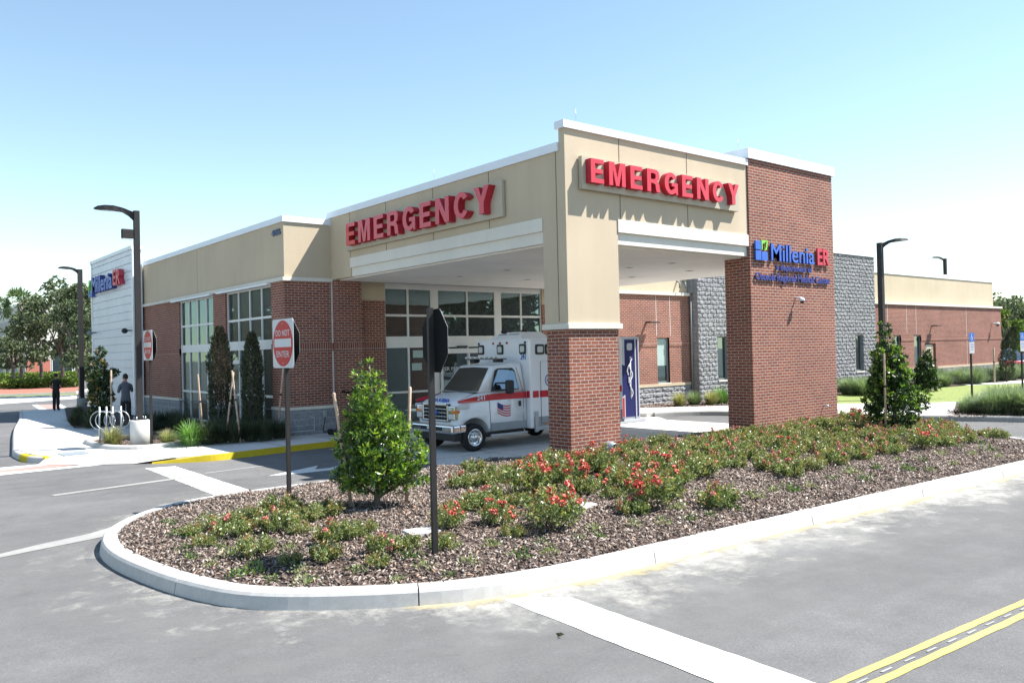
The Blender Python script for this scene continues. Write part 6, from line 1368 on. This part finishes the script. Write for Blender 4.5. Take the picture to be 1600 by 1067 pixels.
# trees behind the camera that the windows mirror
for i, (x, y, H, R) in enumerate(((38, -30, 9.5, 7), (52, -26, 11, 7), (24, -40, 10, 7), (66, -32, 10, 7), (10, -42, 11, 8), (82, -30, 9, 7), (-12, 78, 11, 7), (-26, 88, 12, 8), (0, 96, 11, 7), (-42, 70, 11, 8), (-20, 60, 8, 6))):
    oak((x, y, 0), H, R, 'broad oak mirrored in the windows, across the road', 80+i, 'oaks mirrored in the windows', ('leafB', 'oak'), .08, 7000, .75)

# ================================================================== people
def person(loc, rz, label, joints, edges, mats_parts, extra=None, s=1.0):
    """joints: name -> (pos, radius); one skinned body mesh"""
    T = thing('person', loc, label, 'person', None, rz); T.scale = (s, s, s)
    names = list(joints); me = bpy.data.meshes.new('body'); me.from_pydata([joints[n_][0] for n_ in names], [(names.index(a), names.index(b_)) for a, b_ in edges], [])
    o = bpy.data.objects.new('tmpbody', me); COL.objects.link(o); sk = o.modifiers.new('s', 'SKIN')
    for i, n_ in enumerate(names):
        r_ = joints[n_][1]; r_ = r_ if isinstance(r_, tuple) else (r_, r_); me.skin_vertices[0].data[i].radius = r_
    me.skin_vertices[0].data[names.index('pelvis')].use_root = True
    o.modifiers.new('u', 'SUBSURF').levels = 2; o.modifiers['u'].render_levels = 2
    dg = bpy.context.evaluated_depsgraph_get(); m2 = bpy.data.meshes.new_from_object(o.evaluated_get(dg)); bpy.data.objects.remove(o); m2.name = 'body'
    for m_ in mats_parts['mats']: m2.materials.append(M[m_])
    for p_ in m2.polygons: p_.material_index = mats_parts['pick'](p_.center); p_.use_smooth = True
    link('body', m2, T); return T
def head(T, c, hairpick, face=(0, -1), label=None):
    b = MB(); b.sphere(c, (.078, .098, .115), 'skin', 20, 14)
    fx, fy = face; b.sphere((c[0]+fx*.10, c[1]+fy*.10, c[2]-.01), (.014, .02, .02), 'skin', 8, 6)
    for s in (-1, 1):
        b.sphere((c[0]+s*.03*abs(fy)+fx*.088, c[1]+fy*.088+s*.03*abs(fx), c[2]+.015), (.011, .011, .009), 'dark', 8, 6); b.sphere((c[0]+s*.078*abs(fy), c[1]+s*.078*abs(fx), c[2]-.005), (.014, .018, .03), 'skin', 8, 6)
    b.sphere((c[0]+fx*.09, c[1]+fy*.09, c[2]-.05), (.026 if fx == 0 else .01, .01 if fx == 0 else .026, .007), 'crimson', 8, 6)
    b.build('head', T)
    b = MB(); b.sphere((c[0]-fx*.018, c[1]-fy*.018, c[2]+.03), (.086, .104, .105), 'hair', 20, 14); b.build('hair', T)
def hand(T, p, d, name='hand', curl=.4):
    d = Vector(d).normalized(); side = d.cross(Vector((0, 0, 1))); side = side.normalized() if side.length > .1 else Vector((1, 0, 0)); up = side.cross(d)
    b = MB(); p = Vector(p); b.sphere(tuple(p+d*.04), (.03, .03, .045), 'skin', 10, 8)
    for k_, (o_, L_) in enumerate(((-.027, .065), (-.009, .075), (.009, .07), (.026, .055))):
        q = p+side*o_+d*.07; b.tube([q, q+d*L_*.5-up*.01, q+d*L_*.8-up*.035*curl*2], [.009, .0085, .007], 'skin', 7)
    b.tube([p-side*.03+d*.02, p-side*.055+d*.05, p-side*.05+d*.08], [.011, .010, .008], 'skin', 7); b.build(name, T)
# man in black, seen from behind-right, arms folded in front / hand on hip (photo 92, 640)
j = dict(pelvis=((0, 0, .95), (.15, .11)), waist=((0, 0, 1.12), (.135, .10)), chest=((0, 0, 1.33), (.16, .115)), neck0=((0, 0, 1.47), (.10, .08)), neck=((0, -.01, 1.54), .052), neckt=((0, -.015, 1.60), .05),
         sl=((-.17, 0, 1.43), .06), el=((-.23, .03, 1.17), .042), wl=((-.12, -.17, 1.08), .03), sr=((.17, 0, 1.43), .06), er=((.26, .05, 1.17), .042), wr=((.14, -.13, 1.05), .03),
         hl=((-.09, 0, .88), .095), kl=((-.085, -.01, .50), .085), al=((-.085, .01, .10), .072), fl=((-.11, -.14, .04), .04), hr=((.09, 0, .88), .095), kr=((.085, -.01, .50), .085), ar_=((.085, .02, .10), .072), fr=((.11, -.13, .04), .04))
E_ = [('pelvis', 'waist'), ('waist', 'chest'), ('chest', 'neck0'), ('neck0', 'neck'), ('neck', 'neckt'), ('neck0', 'sl'), ('sl', 'el'), ('el', 'wl'), ('neck0', 'sr'), ('sr', 'er'), ('er', 'wr'), ('pelvis', 'hl'), ('hl', 'kl'), ('kl', 'al'), ('al', 'fl'), ('pelvis', 'hr'), ('hr', 'kr'), ('kr', 'ar_'), ('ar_', 'fr')]
def pk1(c):
    if c.z > 1.535: return 1
    if 1.0 < c.z < 1.24 and (abs(c.x) > .17 or c.y < -.12): return 1
    return 0
T = person((9.0, 48.2, .115), rad(150), 'standing man in black clothes with folded arms at the end of the sidewalk', j, E_, dict(mats=['blackcloth', 'skin'], pick=pk1), s=1.06)
head(T, (0, -.02, 1.70), None); hand(T, (-.12, -.17, 1.08), (1, -.2, .1)); hand(T, (.14, -.13, 1.05), (-1, -.3, .1))
# photographer seen from behind, camera raised to his face (photo 197, 667)
j2 = dict(j); j2.update(el=((-.22, -.14, 1.20), .045), wl=((-.06, -.24, 1.50), .032), er=((.22, -.14, 1.18), .045), wr=((.07, -.24, 1.48), .032), al=((-.13, .01, .10), .05), fl=((-.14, -.14, .04), .04), ar_=((.13, .02, .10), .05), fr=((.14, -.13, .04), .04))
def pk2(c):
    if c.z > 1.545: return 2
    if c.y < -.10 and c.z > 1.27: return 2
    return 0 if c.z > .90 else 1
T = person((8.52, 33.2, .135), rad(170), 'photographer in a grey shirt seen from behind with a camera raised', j2, E_, dict(mats=['greycloth', 'blackcloth', 'skin'], pick=pk2), s=1.10)
head(T, (0, -.02, 1.70), None); hand(T, (-.06, -.24, 1.50), (.3, -.3, 1)); hand(T, (.07, -.24, 1.48), (-.3, -.3, 1))
pm_ = Matrix.Translation(T.location) @ Matrix.Rotation(rad(170), 4, 'Z') @ Matrix.Scale(1.1, 4)
C_ = thing('camera', tuple(pm_ @ Vector((0, -.25, 1.66))), 'black camera held up by the photographer in the grey shirt', 'camera', None, rad(170))
b = MB(); b.box((-.07, -.03, -.045), (.07, .03, .045), 'blackpl', .012); b.build('camera_body', C_); b = MB(); b.lathe([(.035, 0), (.038, -.1), (0, -.1)], (0, -.03, 0), (0, 1, 0), 'blackpl', 16); b.build('lens', C_)
# person in black hidden behind the young tree, arm out; bag at the feet
j3 = dict(j); j3.update(el=((-.30, -.12, 1.30), .042), wl=((-.40, -.32, 1.38), .03), er=((.20, -.20, 1.30), .042), wr=((.0, -.36, 1.40), .03))
T = person(tuple(G(560, 676, .12)), rad(-60), 'person in black mostly hidden behind the bright green young tree', j3, E_, dict(mats=['blackcloth', 'skin'], pick=lambda c: 1 if c.z > 1.535 else 0), s=1.0)
head(T, (0, -.02, 1.70), None); hand(T, (-.40, -.32, 1.38), (-.2, -1, .1)); hand(T, (.0, -.36, 1.40), (0, -1, .1))
T = thing('black_bag', tuple(G(526, 680, .13)), 'black bag lying on the sidewalk at the foot of the brick wall', 'bag', None, VR)
b = MB(); b.sphere((0, 0, .09), (.26, .14, .09), 'blackcloth', 16, 10); b.sphere((-.2, 0, .12), (.10, .10, .10), 'blackcloth', 12, 8); b.build('bag_body', T)
b = MB(); b.tube([(-.18, -.1, .14), (-.05, -.13, .22), (.15, -.1, .16)], .012, 'strap', 6); b.build('handle', T)
